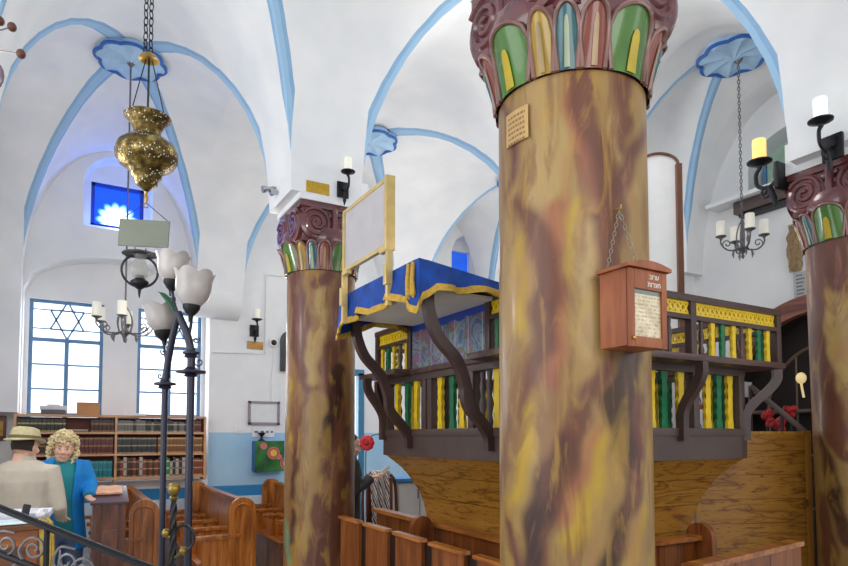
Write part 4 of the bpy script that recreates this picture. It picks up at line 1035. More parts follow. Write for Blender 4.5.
# ------------------------------------------------------------------ people
def remesh(mb, name, m, parent, vox, smooth=3):
    """fuse overlapping shapes into one continuous skin"""
    bm = mb.bm; bmesh.ops.recalc_face_normals(bm, faces=bm.faces); me = bpy.data.meshes.new(name); bm.to_mesh(me); bm.free()
    o = bpy.data.objects.new(name, me); COL.objects.link(o)
    md = o.modifiers.new('r', 'REMESH'); md.mode = 'VOXEL'; md.voxel_size = vox
    sm = o.modifiers.new('s', 'SMOOTH'); sm.factor = .5; sm.iterations = smooth
    dg = bpy.context.evaluated_depsgraph_get(); me2 = bpy.data.meshes.new_from_object(o.evaluated_get(dg))
    bpy.data.objects.remove(o); me2.name = name; me2.materials.clear(); me2.materials.append(m)
    me2.polygons.foreach_set('use_smooth', [True]*len(me2.polygons))
    r = bpy.data.objects.new(name, me2); COL.objects.link(r); r.parent = parent; return r
def oval(c, rx, ry, n=20, rot=0., sq=1.):
    c = V(c); return [c+V((rx*math.copysign(abs(cos(2*pi*j/n))**sq, cos(2*pi*j/n)), ry*math.copysign(abs(sin(2*pi*j/n))**sq, sin(2*pi*j/n)), 0)) for j in range(n)]
def head_pts(R, c):
    return lambda p: c+R @ V(p)
def make_head(mb, c, R):
    """chin-to-crown rings, face towards local +y; c is the middle of the head (eye line)"""
    P = head_pts(R, V(c)); lv = [(-.118, .028, .030, .046), (-.105, .045, .048, .036), (-.075, .058, .072, .020), (-.04, .066, .088, .006), (0, .072, .096, 0), (.03, .075, .099, -.004), (.065, .070, .092, -.008), (.09, .054, .072, -.010), (.108, .028, .038, -.010)]
    mb.rings([[P((rx*cos(2*pi*j/20), dy+ry*sin(2*pi*j/20), z)) for j in range(20)] for z, rx, ry, dy in lv])
    mb.tube([P((0, .088, .012)), P((0, .102, -.022)), P((0, .106, -.034)), P((0, .088, -.044))], [.009, .011, .013, .010], 8)
    for s in (-1, 1):
        mb.ell(P((s*.016, .094, -.038)), (.010, .012, .009), 8, 6)
        mb.ell(P((s*.074, -.005, -.012)), (.010, .020, .032), 8, 6, R); mb.ell(P((s*.040, .070, -.030)), (.028, .022, .024), 8, 6, R)
        mb.ell(P((s*.032, .084, .022)), (.024, .014, .008), 8, 6, R)
    mb.ell(P((0, .084, -.070)), (.030, .016, .018), 10, 6, R); mb.ell(P((0, .078, -.102)), (.022, .018, .016), 8, 6, R)
    mb.tube([P((0, -.028, -.07)), P((0, -.03, -.13)), P((0, -.035, -.19))], [.054, .054, .062], 12)
    return P
def face_parts(P, R, parent, lip, brow):
    EYEW = mat('eye_white', (236, 234, 230), .3, 0, .02); IRIS = mat('dark_iris', (48, 54, 62), .2, 0, .05)
    for s in (-1, 1):
        mb = MB(); mb.ell(P((s*.031, .084, .002)), (.0105, .009, .0066), 10, 7, R); e = mb.build('eye', EYEW, parent, 60, world=False)
        mb = MB(); mb.ell(P((s*.031, .0925, .002)), (.0055, .003, .006), 8, 6, R); mb.build('iris', IRIS, e, 60, world=False)
        mb = MB(); mb.tube([P((s*.014, .0975, .020)), P((s*.032, .097, .026)), P((s*.050, .086, .020))], [.003, .004, .002], 6); mb.build('eyebrow', brow, parent, 60, world=False)
    mb = MB(); mb.tube([P((-.024, .090, -.066)), P((-.012, .100, -.069)), P((0, .102, -.071)), P((.012, .100, -.069)), P((.024, .090, -.066))], [.002, .004, .0045, .004, .002], 8); mb.build('lips', lip, parent, 60, world=False)
def make_hand(mb, w, d, n, curl=.35, thumb=1):
    """w wrist, d pointing direction, n back-of-hand normal; five separate fingers"""
    w, d, n = V(w), V(d).normalized(), V(n); n = (n-d*n.dot(d)).normalized(); s = d.cross(n)*thumb
    R = Matrix((d, s, n)).transposed()
    mb.ell(w+d*.045, (.052, .040, .016), 12, 8, R); mb.tube([w-d*.03, w+d*.015], [.026, .026], 10)
    for k, (o, L) in enumerate(((.030, .070), (.010, .080), (-.010, .074), (-.029, .058))):
        b = w+d*.082+s*o; a1, a2, a3 = curl*.6, curl*1.5, curl*2.2; pts = [w+d*.055+s*o*.8, b]
        for a, f in ((a1, .45), (a2, .32), (a3, .23)): pts.append(pts[-1]+(d*cos(a)-n*sin(a)+s*o*1.2)*L*f)
        mb.tube(pts, [.009, .0095, .0085, .0078, .006], 8)
    mb.tube([w+d*.02+s*.024, w+d*.045+s*.050-n*.008, w+d*.072+s*.062-n*.014, w+d*.094+s*.060-n*.018], [.013, .0115, .010, .007], 8)
def person(loc, rz, label, arms, headR, headc, shirt, trousers, shoe, sleeve=.52, vest=None, bulk=1., hem=.80, lean=0.):
    """arms: for each side (elbow, wrist, hand direction, hand normal)"""
    t = thing('person', loc, label, 'person'); t.rotation_euler.z = rz
    b = MB(); P = make_head(b, headc, headR)
    tors = [(.88, .155, .105, 0), (.96, .165, .11, 0), (1.06, .145, .10, .0), (1.18, .160, .11, .005), (1.30, .185, .112, 0), (1.38, .180, .095, -.008), (1.43, .120, .075, -.012), (1.47, .062, .06, -.012)]
    b.rings([oval((0, y+lean*(z-.9), z), rx*bulk, ry*bulk) for z, rx, ry, y in tors])
    for s in (-1, 1):
        b.tube([(s*.085, 0, .95), (s*.095, .01, .70), (s*.10, .015, .50), (s*.10, -.005, .28), (s*.10, -.02, .07)], [.095, .080, .058, .055, .036], 12)
        b.tube([(s*.10, -.03, .05), (s*.105, .05, .045), (s*.11, .14, .03)], [.036, .036, .028], 10)
    ends = []
    for s, (el, wr, hd, hn) in zip((-1, 1), arms):
        sh = V((s*.175*bulk, lean*.5-.005, 1.385))
        b.tube([V((s*.10, lean*.5, 1.37)), sh, (sh+V(el))/2, V(el), (V(el)+V(wr))/2, V(wr)], [.05, .054, .047, .040, .036, .026], 12)
        make_hand(b, wr, hd, hn, .35, s)
        ends.append((sh, V(el), V(wr)))
    remesh(b, 'body', SKIN, t, .006, 6)
    c = MB(); hm = [(hem, .185, .125, 0), (hem+.05, .183, .123, 0), (.98, .176, .12, 0), (1.06, .165, .113, 0), (1.18, .178, .122, .004), (1.30, .200, .124, -.002), (1.385, .192, .106, -.01), (1.44, .128, .085, -.014), (1.462, .088, .076, -.014)]
    c.rings([oval((0, y+lean*(z-.9), z), rx*bulk, ry*bulk) for z, rx, ry, y in hm])
    for sh, el, wr in ends:
        m_ = el+(wr-el)*sleeve*2 if sleeve < .5 else el+(wr-el)*.93
        c.tube([sh*.6+V((0, lean*.2, 1.385*.4)), sh, (sh+el)/2, el, (el+m_)/2, m_], [.055, .064, .060, .054, .050, .046], 14)
    sh_ = remesh(c, 'shirt', shirt, t, .009, 3)
    p = MB(); p.rings([oval((0, 0, z), rx*bulk, ry*bulk) for z, rx, ry in ((.74, .11, .09), (.80, .17, .118), (.90, .172, .118), (1.0, .16, .112))])
    for s in (-1, 1): p.tube([(s*.085, 0, .92), (s*.095, .01, .70), (s*.10, .012, .50), (s*.10, -.005, .28), (s*.10, -.018, .06)], [.105, .092, .074, .072, .070], 14)
    remesh(p, 'trousers', trousers, t, .011, 3)
    for s in (-1, 1):
        mb = MB(); mb.tube([(s*.10, -.055, .045), (s*.10, -.02, .05), (s*.105, .05, .05), (s*.11, .13, .038), (s*.112, .175, .03)], [.034, .046, .048, .042, .022], 12); mb.build('shoe', shoe, t, 60, world=False)
    return t, P
DEN = mat('blue_denim', (92, 112, 150), .85, 0, .15, 12); SHOE = mat('dark_shoe', (40, 34, 32), .5)
RZ = lambda a: Matrix.Rotation(math.radians(a), 3, 'Z'); RX = lambda a: Matrix.Rotation(math.radians(a), 3, 'X'); RY = lambda a: Matrix.Rotation(math.radians(a), 3, 'Y')
# man in the hat, seen from behind
mp = at_d(22, 500, 4.8); sc_ = 1.0
man, P = person((mp.x, mp.y, 0), math.radians(-22), 'person in a straw hat and loose stone-coloured shirt, seen from behind, hands at the desk', [(V((-.25, .05, 1.12)), V((-.20, .24, 1.03)), (.3, .9, -.2), (0, .2, 1)), (V((.26, .02, 1.10)), V((.20, .20, 1.0)), (-.3, .9, -.2), (0, .2, 1))],
    RZ(-14) @ RX(-10), V((.0, .03, 1.575)), mat('stone_linen', (204, 194, 178), .85, 0, .1, 5, .2), mat('khaki_trousers', (150, 136, 112), .8), SHOE, .9, None, 1.16, .78, .04)
R = RZ(-14) @ RX(-6)
HAT = mat('straw_hat', (204, 194, 150), .8, 0, .12, 40, .4)
mb = MB(); c0 = V((0, .02, 1.615))
mb.rings([[c0+R @ V((rx*cos(2*pi*j/32), ry*sin(2*pi*j/32), h+(.02*abs(cos(2*pi*j/32))**3 if rx > .12 else 0))) for j in range(32)] for rx, ry, h in ((.085, .105, .005), (.130, .152, -.012), (.133, .155, -.006), (.100, .118, .012), (.094, .112, .05), (.082, .10, .092), (.05, .07, .104), (.012, .03, .098))])
ht = mb.build('hat', HAT, man, 50, world=False)
mb = MB(); mb.rings([[c0+R @ V((rx*cos(2*pi*j/32), rx*1.19*sin(2*pi*j/32), h)) for j in range(32)] for rx, h in ((.101, .012), (.103, .016), (.0985, .036), (.096, .036))]); mb.build('hat_band', mat('olive_band', (116, 104, 70), .8), ht, 60, world=False)
mb = MB(); Rh = RZ(-14) @ RX(-10); hc = V((0, .03, 1.575))
mb.rings([[hc+Rh @ V((rx*cos(2*pi*j/20), -.012+ry*sin(2*pi*j/20), z)) for j in range(11, 20+1)] for z, rx, ry in ((-.045, .070, .092), (-.02, .079, .101), (0, .081, .104), (.05, .080, .104))], False, False)
mb.build('hair', mat('dark_brown_hair', (52, 40, 36), .8, 0, .3, 30, .5), man, 60, world=False)
mb = MB(); mb.rings([oval((0, .015, z), rx, ry) for z, rx, ry in ((1.435, .098, .088), (1.46, .085, .080), (1.495, .074, .076))], True, False); mb.build('collar', mat('stone_linen', (0, 0, 0)), man, 60, world=False)
# woman facing us
wp = at_d(61, 500, 5.45); face_to = math.degrees(math.atan2(-wp.y, -wp.x))-90
hand = at_d(95, 503, 5.38); rzw = math.radians(face_to+14)
Rw = Matrix.Rotation(-rzw, 3, 'Z'); hl = Rw @ (V((hand.x-wp.x, hand.y-wp.y, hand.z)))
hr = RZ(-14) @ RX(-4) @ RY(-6)
TOPM = mat('teal_top', (36, 140, 150), .8, 0, .1, 6); CARD_ = mat('bright_blue_cardigan', (18, 136, 216), .8, 0, .14, 6, .25)
left_w = V((hl.x, hl.y, hl.z+.04))-Rw @ V((.045, -.06, 0)); left_e = (left_w+V((-.17, 0, 1.385)))/2+V((-.05, -.05, -.02))
wom, P = person((wp.x, wp.y, 0), rzw, 'blonde person in a bright blue cardigan leaning one hand on the dark bookstand', [(left_e, left_w, Rw @ V((.5, -.8, -.25)), (0, .1, 1)), (V((.26, -.02, 1.12)), V((.22, .14, .94)), (-.2, .7, -.5), (1, 0, .3))],
    hr, V((.0, .035, 1.545)), TOPM, DEN, SHOE, .9, None, .95, .82, .02)
face_parts(P, hr, wom, mat('rose_lips', (206, 120, 112), .4), mat('fair_brows', (150, 116, 80), .8))
mb = MB(); random.seed(11)
for k in range(380):
    a = random.uniform(0, 2*pi); el = random.uniform(-.95, 1.3); q = V((.092*cos(a)*cos(el), -.014+.112*sin(a)*cos(el), .012+.115*sin(el)))
    if q.y > .035 and q.z < .050: continue
    if el < -.1: q *= 1.0+.30*(-el)
    q = q*random.uniform(1.0, 1.2); ax = V((random.uniform(-1, 1), random.uniform(-1, 1), random.uniform(-1, 1))).normalized(); bx_ = ax.orthogonal().normalized(); cx_ = ax.cross(bx_); r_ = random.uniform(.012, .022); tw = random.uniform(.6, 1.3)
    mb.tube([hr @ (q+bx_*r_*cos(2*pi*tw*i/9)+cx_*r_*sin(2*pi*tw*i/9)+ax*(.03*(i/9-.5))) + V((.0, .035, 1.545)) for i in range(10)], [.003, .0065, .008, .008, .008, .008, .008, .007, .006, .002], 5)
mb.rings([[V((0, .035, 1.545))+hr @ V((rx*cos(2*pi*j/20), -.02+ry*sin(2*pi*j/20), z)) for j in range(20)] for z, rx, ry in ((.050, .080, .085), (.085, .066, .085), (.112, .036, .05))])
mb.build('curly_hair', mat('blonde_curls', (232, 212, 166), .6, 0, .28, 26), wom, 60, world=False)
c = MB()      # cardigan: open front shell plus sleeves
sh = []
for z, rx, ry, op in ((.66, .215, .145, .45), (.80, .205, .14, .40), (.98, .185, .13, .34), (1.10, .18, .128, .32), (1.22, .192, .135, .32), (1.32, .204, .132, .36), (1.40, .186, .112, .5), (1.445, .122, .094, .7), (1.468, .094, .086, .9)):
    n = 26; outer = []; inner = []
    for i in range(n+1):
        a = pi/2+op+(2*pi-2*op)*i/n; outer.append(V((rx*cos(a), ry*sin(a)+.02*(z-.9), z))); inner.append(V(((rx-.016)*cos(a), (ry-.016)*sin(a)+.02*(z-.9), z)))
    sh.append(outer+inner[::-1])
c.rings(sh)
for s, el, wr in ((1, V((.26, -.02, 1.12)), V((.22, .14, .94))), (-1, left_e, left_w)):
    S = V((s*.168, .005, 1.385)); m_ = el+(wr-el)*.9
    c.tube([S*.75+V((0, 0, .345)), S, (S+el)/2, el, (el+m_)/2, m_], [.060, .072, .066, .060, .056, .052], 14)
remesh(c, 'cardigan', CARD_, wom, .009, 2)
# person half hidden behind the left column
pp = at_d(347, 470, 6.1); rzp = math.radians(-98)
third, P = person((pp.x, pp.y, 0), rzp, 'person in a dark jacket holding white paper, half hidden behind the left column', [(V((-.24, .04, 1.12)), V((-.12, .18, 1.18)), (.2, .9, .35), (0, -.4, 1)), (V((.25, .02, 1.13)), V((.10, .22, 1.24)), (-.1, .9, .35), (0, -.4, 1))],
    RZ(-10) @ RX(-14), V((0, .03, 1.56)), mat('charcoal_jacket', (52, 50, 52), .8, 0, .25, 6, .2), mat('dark_trousers', (48, 50, 60), .8), SHOE, .9, None, 1.05, .80, .03)
face_parts(P, RZ(-10) @ RX(-14), third, mat('rose_lips', (0, 0, 0)), mat('dark_brown_hair', (0, 0, 0)))
mb = MB(); Rh = RZ(-10) @ RX(-14); hc = V((0, .03, 1.56))
mb.rings([[hc+Rh @ V((rx*cos(2*pi*j/24), -.02+ry*sin(2*pi*j/24), z)) for j in range(24)] for z, rx, ry in ((.03, .082, .088), (.065, .078, .090), (.095, .062, .076), (.116, .03, .04))])
mb.rings([[hc+Rh @ V((rx*cos(2*pi*j/24), -.016+ry*sin(2*pi*j/24), z)) for j in range(13, 24)] for z, rx, ry in ((-.09, .062, .08), (-.04, .079, .10), (.04, .083, .106))], False, False)
mb.build('hair', mat('dark_brown_hair', (0, 0, 0)), third, 60, world=False)
Rp = Matrix.Rotation(rzp, 3, 'Z'); hp = V((pp.x, pp.y, 0))+Rp @ V((.075, .37, 1.315))
mb = MB(); mb.box(hp, (.012, .11, .035), Matrix.Rotation(rzp, 3, 'Z') @ RX(38)); tag(mb.build('paper_slip', PAPER), 'white paper slip held up by the half-hidden person', 'paper')
p = V((.345, 6.19, 1.155)); ob = thing('open_book', p, 'open peach-paged book lying on the dark bookstand beside the woman', 'book'); Rk = RX(math.degrees(math.atan2(.10, .30)))
for s in (-1, 1):
    mb = MB(); mb.prism([(0, .0), (s*.105, .0), (s*.105, .012), (s*.05, .02), (0, .012)], (0, -.06, 0), (1, 0, 0), (0, 0, 1), (0, .17, 0))
    for v in mb.bm.verts: v.co = Rk @ v.co
    mb.build('page_block', mat('peach_pages', (226, 172, 140), .7), ob, 30, world=False)

# ------------------------------------------------------------------ candles, sconces and hanging lights
def drip_cup(mb, c, r):
    mb.lathe([(.004, -.03), (.012, -.02), (.014, -.008), (r*.6, 0), (r, .010), (r*1.02, .016), (r*.6, .012), (.004, .010)], c, 18)
def candle_mb(c, r, h):
    mb = MB(); mb.lathe([(r, 0), (r, h-.006), (r*.93, h), (r*.3, h-.006), (.003, h-.008)], c, 18); return mb
GLOW = mat('lit_candle_shade', (246, 190, 110), .5, 0, .12, 20, 0, .8, .5, 0, 0, 1, (255, 200, 116))
def sconce(label, loc, rz, lit=False, scale=1., cand=CANDLE):
    """back plate on a wall whose outward normal is local -y"""
    t = thing('wall_sconce', loc, label, 'sconce'); 
    mb = MB(); mb.box((0, -.012, 0), (.10, .022, .13), None, .006); mb.box((0, -.03, .02), (.05, .02, .05), None, .006); mb.build('back_plate', IRON, t, world=False)
    mb = MB(); mb.tube(smoothpts([(0, -.02, .01), (0, -.07, -.03), (0, -.13, -.01), (0, -.14, .05), (0, -.12, .08)], 5), .010, 8)
    mb.tube(spiral((0, -.085, -.055), (0, 1, 0), (0, 0, 1), .032, .008, 1.3, 1.5, 24), .007, 6); mb.tube([(0, -.07, -.03), (0, -.05, -.10), (0, -.045, -.14)], [.012, .016, .003], 8); a = mb.build('arm', IRON, t, world=False)
    mb = MB(); drip_cup(mb, (0, -.12, .10), .058); mb.build('drip_cup', IRON, a, world=False)
    candle_mb((0, -.12, .112), .032, .115).build('candle', GLOW if lit else cand, t, world=False)
    t.rotation_euler.z = rz; t.scale = (scale,)*3
    return t
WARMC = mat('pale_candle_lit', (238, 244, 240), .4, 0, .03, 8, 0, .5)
p = at_y(340, 190, 4.70); sconce('black iron candle sconce on the white pier above the left column', (p.x+.02, 4.70, p.z), 0)
p = at_x(834, 148, 4.41); sconce('black iron candle sconce with a glowing white candle above the right column', (4.41, p.y, p.z), -pi/2, False, 1.3, WARMC)
p = at_d(766, 168, 4.5); sconce('black iron sconce with a lit amber candle behind the right pier', (4.50, 2.535, p.z-.08), pi, True, 1.5)
p = at_y(254, 331, 9.0); sconce('black iron candle sconce on the far wall, left of the left column', (p.x, 9.0, p.z), 0, False, 1.3)
# brass plaques
def plaque(px0, py0, px1, py1, y, label, m, lines=0):
    a, b = at_y(px0, py0, y), at_y(px1, py1, y); mb = MB(); mb.bx((a.x, y-.008, b.z), (b.x, y-.0005, a.z), .002); return tag(mb.build('plaque', m), label, 'plaque')
GILTP = mat('yellow_brass_plate', (190, 152, 44), .4, .4, .15, 30)
plaque(306, 180, 329, 196, 4.70, 'small yellow brass plaque on the pier above the left column', GILTP)
plaque(247, 341, 263, 350, 9.0, 'small brass plaque under the far wall sconce', mat('dull_brass_plate', (168, 128, 70), .4, .4, .15, 30))
# metal bracket lamp on the pier's left face
p = at_x(283, 192, 1.55); t = thing('spotlight', (1.55, p.y, p.z), 'small chrome spotlight bracket on the left face of the left pier', 'spotlight')
CHR = mat('chrome', (176, 180, 186), .2, .9, .08)
mb = MB(); mb.box((1.538, p.y, p.z), (.022, .09, .12), None, .005); mb.build('mount', CHR, t)
mb = MB(); mb.tube([(1.53, p.y, p.z+.02), (1.47, p.y+.02, p.z+.03), (1.42, p.y+.02, p.z+.01)], .012, 8); mb.tube([(1.53, p.y, p.z-.03), (1.46, p.y-.03, p.z-.03)], .009, 8); mb.build('arm', CHR, t)
for dx, dy, dz in ((-.15, .02, .0), (-.10, -.035, -.035)):
    mb = MB(); mb.tube([(1.55+dx+.05, p.y+dy, p.z+dz+.012), (1.55+dx, p.y+dy, p.z+dz), (1.55+dx-.02, p.y+dy, p.z+dz-.006)], [.016, .030, .030], 14); mb.build('lamp_head', CHR, t)
# plaque on the nearest column
q = S_ and None
pts = []; mb = MB(); c0, r0 = V((1.79, 1.88, 0)), .303
pa, pb = math.atan2(-1.88, -1.79)-.93, math.atan2(-1.88, -1.79)-.53; zA, zB = 2.845, 2.985
zA, zB = at_d(515, 139, 2.32).z, at_d(515, 106, 2.32).z
mb.rings([[c0+V((rr*cos(pa+(pb-pa)*i/10), rr*sin(pa+(pb-pa)*i/10), z)) for i in range(11)] for rr, z in ((r0-.002, zA), (r0+.006, zA), (r0+.006, zB), (r0-.002, zB))], False, False)
pq = tag(mb.build('plaque', mat('tan_brass_plate', (196, 160, 104), .35, .3, .1, 20)), 'tan metal plaque curved round the top of the largest column, under its painted leaves', 'plaque')
mb = MB(); random.seed(5)
for k in range(6):
    z = zB-.022-k*.0205; a = pa+.05
    while a < pb-.06:
        l = random.uniform(.02, .05); e = min(a+l, pb-.05)
        mb.rings([[c0+V(((r0+.0065)*cos(x), (r0+.0065)*sin(x), zz)) for x in (a, e)] for zz in (z-.005, z+.004)], False, False); a = e+.014
mb.build('engraved_lines', mat('engraving_brown', (134, 98, 60), .6), pq, 0)

def curl(mb, c, u, v, r, turns=1.4, a0=0., th=.006): mb.tube(spiral(c, u, v, r, r*.2, turns, a0, 28), th, 6)
def chandelier(loc, R, n, drop, label, phase=0., ceil=None, cr=.032, ch=.12):
    """loc: centre of the hub; candles on curled arms; rod or chain up to the vault"""
    t = thing('chandelier', loc, label, 'chandelier')
    mb = MB(); mb.lathe([(.003, -.12), (.018, -.095), (.010, -.07), (.035, -.04), (.06, -.02), (.03, 0), (.014, .03), (.012, .22), (.02, .25), (.004, .29)], (0, 0, 0), 14); mb.build('hub', STEEL, t, world=False)
    for k in range(n):
        a = phase+2*pi*k/n; u = V((cos(a), sin(a), 0)); mb = MB(); Zv = V((0, 0, 1))
        mb.tube(smoothpts([u*.02+Zv*.0, u*R*.35-Zv*.03, u*R*.75-Zv*.02, u*R+Zv*.04, u*R+Zv*.09], 5), .008, 6)
        curl(mb, u*R*.72+Zv*.035, u, Zv, .048, 1.3, -1.5, .006); mb.tube(smoothpts([u*.02+Zv*.24, u*R*.22+Zv*.17, u*R*.28+Zv*.08, u*R*.2-Zv*.02], 5), .006, 6)
        mb.tube([u*R*.4-Zv*.02, u*R*.46-Zv*.07, u*R*.43-Zv*.11], [.006, .012, .002], 6); ar = mb.build('arm', STEEL, t, world=False)
        mb = MB(); drip_cup(mb, u*R+Zv*.10, .05); mb.build('drip_cup', STEEL, ar, world=False)
        candle_mb(u*R+Zv*.112, cr, ch).build('candle', CANDLE, t, world=False)
    mb = MB()
    if ceil: 
        if drop == 'rod': mb.tube([(0, 0, .28), (0, 0, ceil-loc[2]-.03)], .009, 8)
        else: chain_pts(mb, (0, 0, .28), (0, 0, ceil-loc[2]-.03), .036, .0045)
        mb.lathe([(.045, 0), (.04, -.03), (.015, -.06), (.008, -.07)], (0, 0, ceil-loc[2]-.02), 14)
    mb.build('hanging_rod' if drop == 'rod' else 'hanging_chain', STEEL, t, world=False)
    return t
c = ROSETTES[0, 2]; d_ = c.x*sin(YAW)+c.y*cos(YAW); z = at_d(122, 337, d_).z
chandelier((c.x, c.y, z+.06), .28, 6, 'rod', 'iron candle chandelier on a long rod in front of the left windows', .35, c.z-.05, .043, .145)
c = ROSETTES[2, 1]+V((.06, 0, 0)); d_ = c.x*sin(YAW)+c.y*cos(YAW); z = at_d(745, 247, d_).z
chandelier((c.x, c.y, z), .20, 4, 'chain', 'black iron candle chandelier on a twisted chain, at the right', .9, c.z-.05, .043, .15)
# pierced brass lantern
lp = at_d(147, 153, 3.6); t = thing('brass_lantern', (lp.x, lp.y, lp.z), 'pierced brass mosque-style lantern hanging on chains at upper left', 'lantern'); PB = brass_pierced()
prof = [(.012, -.235), (.030, -.215), (.045, -.205), (.062, -.190), (.066, -.165), (.082, -.150), (.088, -.120), (.105, -.105), (.150, -.075), (.172, -.04), (.176, -.005), (.160, .04), (.125, .07), (.085, .085), (.074, .10), (.076, .13), (.090, .165), (.122, .205), (.132, .215), (.126, .214), (.085, .165), (.066, .12), (.068, .09)]
mb = MB(); mb.lathe(prof, (0, 0, 0), 40); mb.build('body', PB, t, 50, world=False)
mb = MB(); mb.lathe([(.004, -.30), (.010, -.285), (.012, -.262), (.006, -.25), (.012, -.235)], (0, 0, 0), 12); mb.tube([(.012*cos(a*pi/6), 0, -.318+.012*sin(a*pi/6)) for a in range(12)], .003, 5, None, True); mb.build('finial', BRASS, t, world=False)
mb = MB(); zc = at_d(149, 60, 3.6).z-lp.z; mb.lathe([(.004, .05), (.02, .04), (.05, .02), (.058, 0), (.05, .004), (.01, .02)], (0, 0, zc), 20); mb.build('canopy_disc', BRASS, t, world=False)
for k in range(3):
    a = 2*pi*k/3+.4; mb = MB(); mb.tube([(.122*cos(a), .122*sin(a), .205), (.02*cos(a), .02*sin(a), zc+.005)], .0035, 5); mb.build('suspension_wire', IRON, t, world=False)
mb = MB(); 
chain_pts(mb, (0.008, 0, zc+.03), (0.008, 0, 5.25-lp.z), .045, .004); chain_pts(mb, (-.02, 0.01, zc+.03), (-.02, 0.01, 5.25-lp.z), .045, .004); mb.build('chain', IRON, t, world=False)
mb = MB(); mb.tube([(0, 0, zc), (0, 0, .1)], .006, 6); mb.build('inner_rod', IRON, t, world=False)
# plain board hung beneath the lantern, and an oil lamp below it
a, b = at_d(120, 219, 3.6), at_d(168, 248, 3.6); bc = (a+b)/2; t = thing('hanging_board', (bc.x, bc.y, bc.z), 'plain grey-green board hanging on wires under the brass lantern', 'board')
Rb = Matrix((RGT, V((RGT.y*-1, RGT.x, 0)), Z)).transposed(); hw, hh = (b-a).length/2*.88, abs(a.z-b.z)/2*.92
Rb = Rb @ Matrix.Rotation(math.radians(3), 3, 'Y')
mb = MB(); mb.box((0, 0, 0), (2*hw, .012, 2*hh), Rb, .002); mb.build('panel', mat('grey_green_board', (124, 128, 114), .6, 0, .05, 6), t, world=False)
top_ = V((lp.x, lp.y, lp.z-.30))-V(bc)
for s in (-1, 1): mb = MB(); mb.tube([Rb @ V((s*hw*.92, 0, hh)), top_], .0025, 5); mb.build('wire', IRON, t, world=False)
p = at_d(140, 262, 3.62); t = thing('oil_lamp', (p.x, p.y, p.z), 'hanging iron oil lamp with a glass chimney under the grey-green board', 'lamp')
mb = MB(); mb.lathe([(.012, .062), (.05, .058), (.098, .048), (.10, .044), (.05, .050), (.03, .046)], (0, 0, 0), 24); mb.build('smoke_shade', IRON, t, world=False)
mb = MB(); mb.tube([V((.098*sin(a), 0, -.055-.09*cos(a)*1.05))*1. for a in [(-2.75+5.5*i/28) for i in range(29)]], .007, 6); mb.build('ring_frame', IRON, t, world=False)
mb = MB(); mb.lathe([(.030, .05), (.032, .01), (.050, -.04), (.052, -.07), (.032, -.10), (.030, -.10), (.048, -.07), (.046, -.04), (.028, .01)], (0, 0, 0), 20); mb.build('chimney', glass_mat('lamp_glass', (240, 240, 238), .16), t, world=False)
mb = MB(); mb.lathe([(.003, -.215), (.007, -.19), (.010, -.165), (.03, -.15), (.048, -.135), (.052, -.12), (.03, -.10), (.028, -.085), (.012, -.075)], (0, 0, 0), 18); mb.build('oil_font', IRON, t, world=False)
for s in (-1, 1): mb = MB(); mb.tube([(s*.028, 0, .058), (s*.03, 0, bc.z-hh-p.z+.0)], .0035, 5); mb.build('hanger', IRON, t, world=False)
# edge of a lamp with wooden beads at the top left
c = at_d(-48, 42, 2.5); t = thing('bead_lamp', (c.x, c.y, c.z), 'hanging lamp with brown wooden beads on wires, cut by the top left edge', 'lamp')
WB = mat('brown_wood_bead', (92, 50, 32), .4, 0, .15, 20)
mb = MB(); mb.ell((0, 0, 0), (.10, .10, .11), 20, 12); mb.build('lamp_body', mat('mauve_metal', (120, 104, 116), .3, .4), t, world=False)
mb = MB(); mb.tube([(0, 0, .10), (0, 0, 5.2-c.z)], .008, 8); mb.build('hanging_rod', IRON, t, world=False)
for px, py, dd in ((21, 54, 2.5), (12, 27, 2.55), (0, 21, 2.6), (-90, 20, 2.5), (-80, 70, 2.45), (-30, -4, 2.4)):
    e = at_d(px, py, dd)-c; mb = MB(); mb.tube([e.normalized()*.09, e], .003, 5); w_ = mb.build('wire', STEEL, t, world=False)
    mb = MB(); mb.ell(e, (.018, .018, .020), 12, 8); mb.build('bead', WB, t, world=False)
mb = MB(); e = at_d(-8, 76, 2.45)-c; mb.tube([e+V((.04*cos(2*pi*k/16)*RGT.x, .04*cos(2*pi*k/16)*RGT.y, .055*sin(2*pi*k/16))) for k in range(16)], .009, 8, None, True); mb.tube([e*.35, e*.8], .005, 5); mb.build('side_ring', mat('mauve_metal', (0, 0, 0)), t, world=False)

# ------------------------------------------------------------------ tulip lamp standard
D = 2.7; f0 = at_d(191, 372, D); t = thing('tulip_lamp', (f0.x, f0.y, 0), 'tall black twin-stemmed floor lamp with three frosted tulip shades at left', 'lamp')
POLE = mat('blue_black_enamel', (42, 42, 58), .3, .3, .15, 10)
def A(px, py, d=D): return at_d(px, py, d)
l0 = A(165, 384, 2.75)
mb = MB(); mb.tube([(f0.x, f0.y, .03), (f0.x, f0.y, f0.z)], .0165, 12); mb.tube(smoothpts([f0, A(191, 352), A(187, 334), A(180, 318), A(178, 312)], 5), [.017]*20+[.015], 12); mb.build('stem', POLE, t)
mb = MB(); mb.tube([(l0.x, l0.y, .03), l0], .0135, 12); mb.tube(smoothpts([l0, A(168, 362, 2.74), A(172, 340, 2.72), A(177, 318), A(178, 312)], 5), [.015]*20+[.013], 12); mb.build('stem', POLE, t)
mb = MB(); mid = (V((f0.x, f0.y, 0))+V((l0.x, l0.y, 0)))/2; mb.lathe([(.17, 0), (.17, .02), (.13, .045), (.05, .06), (.03, .09)], mid, 28); mb.build('base', IRON, t)
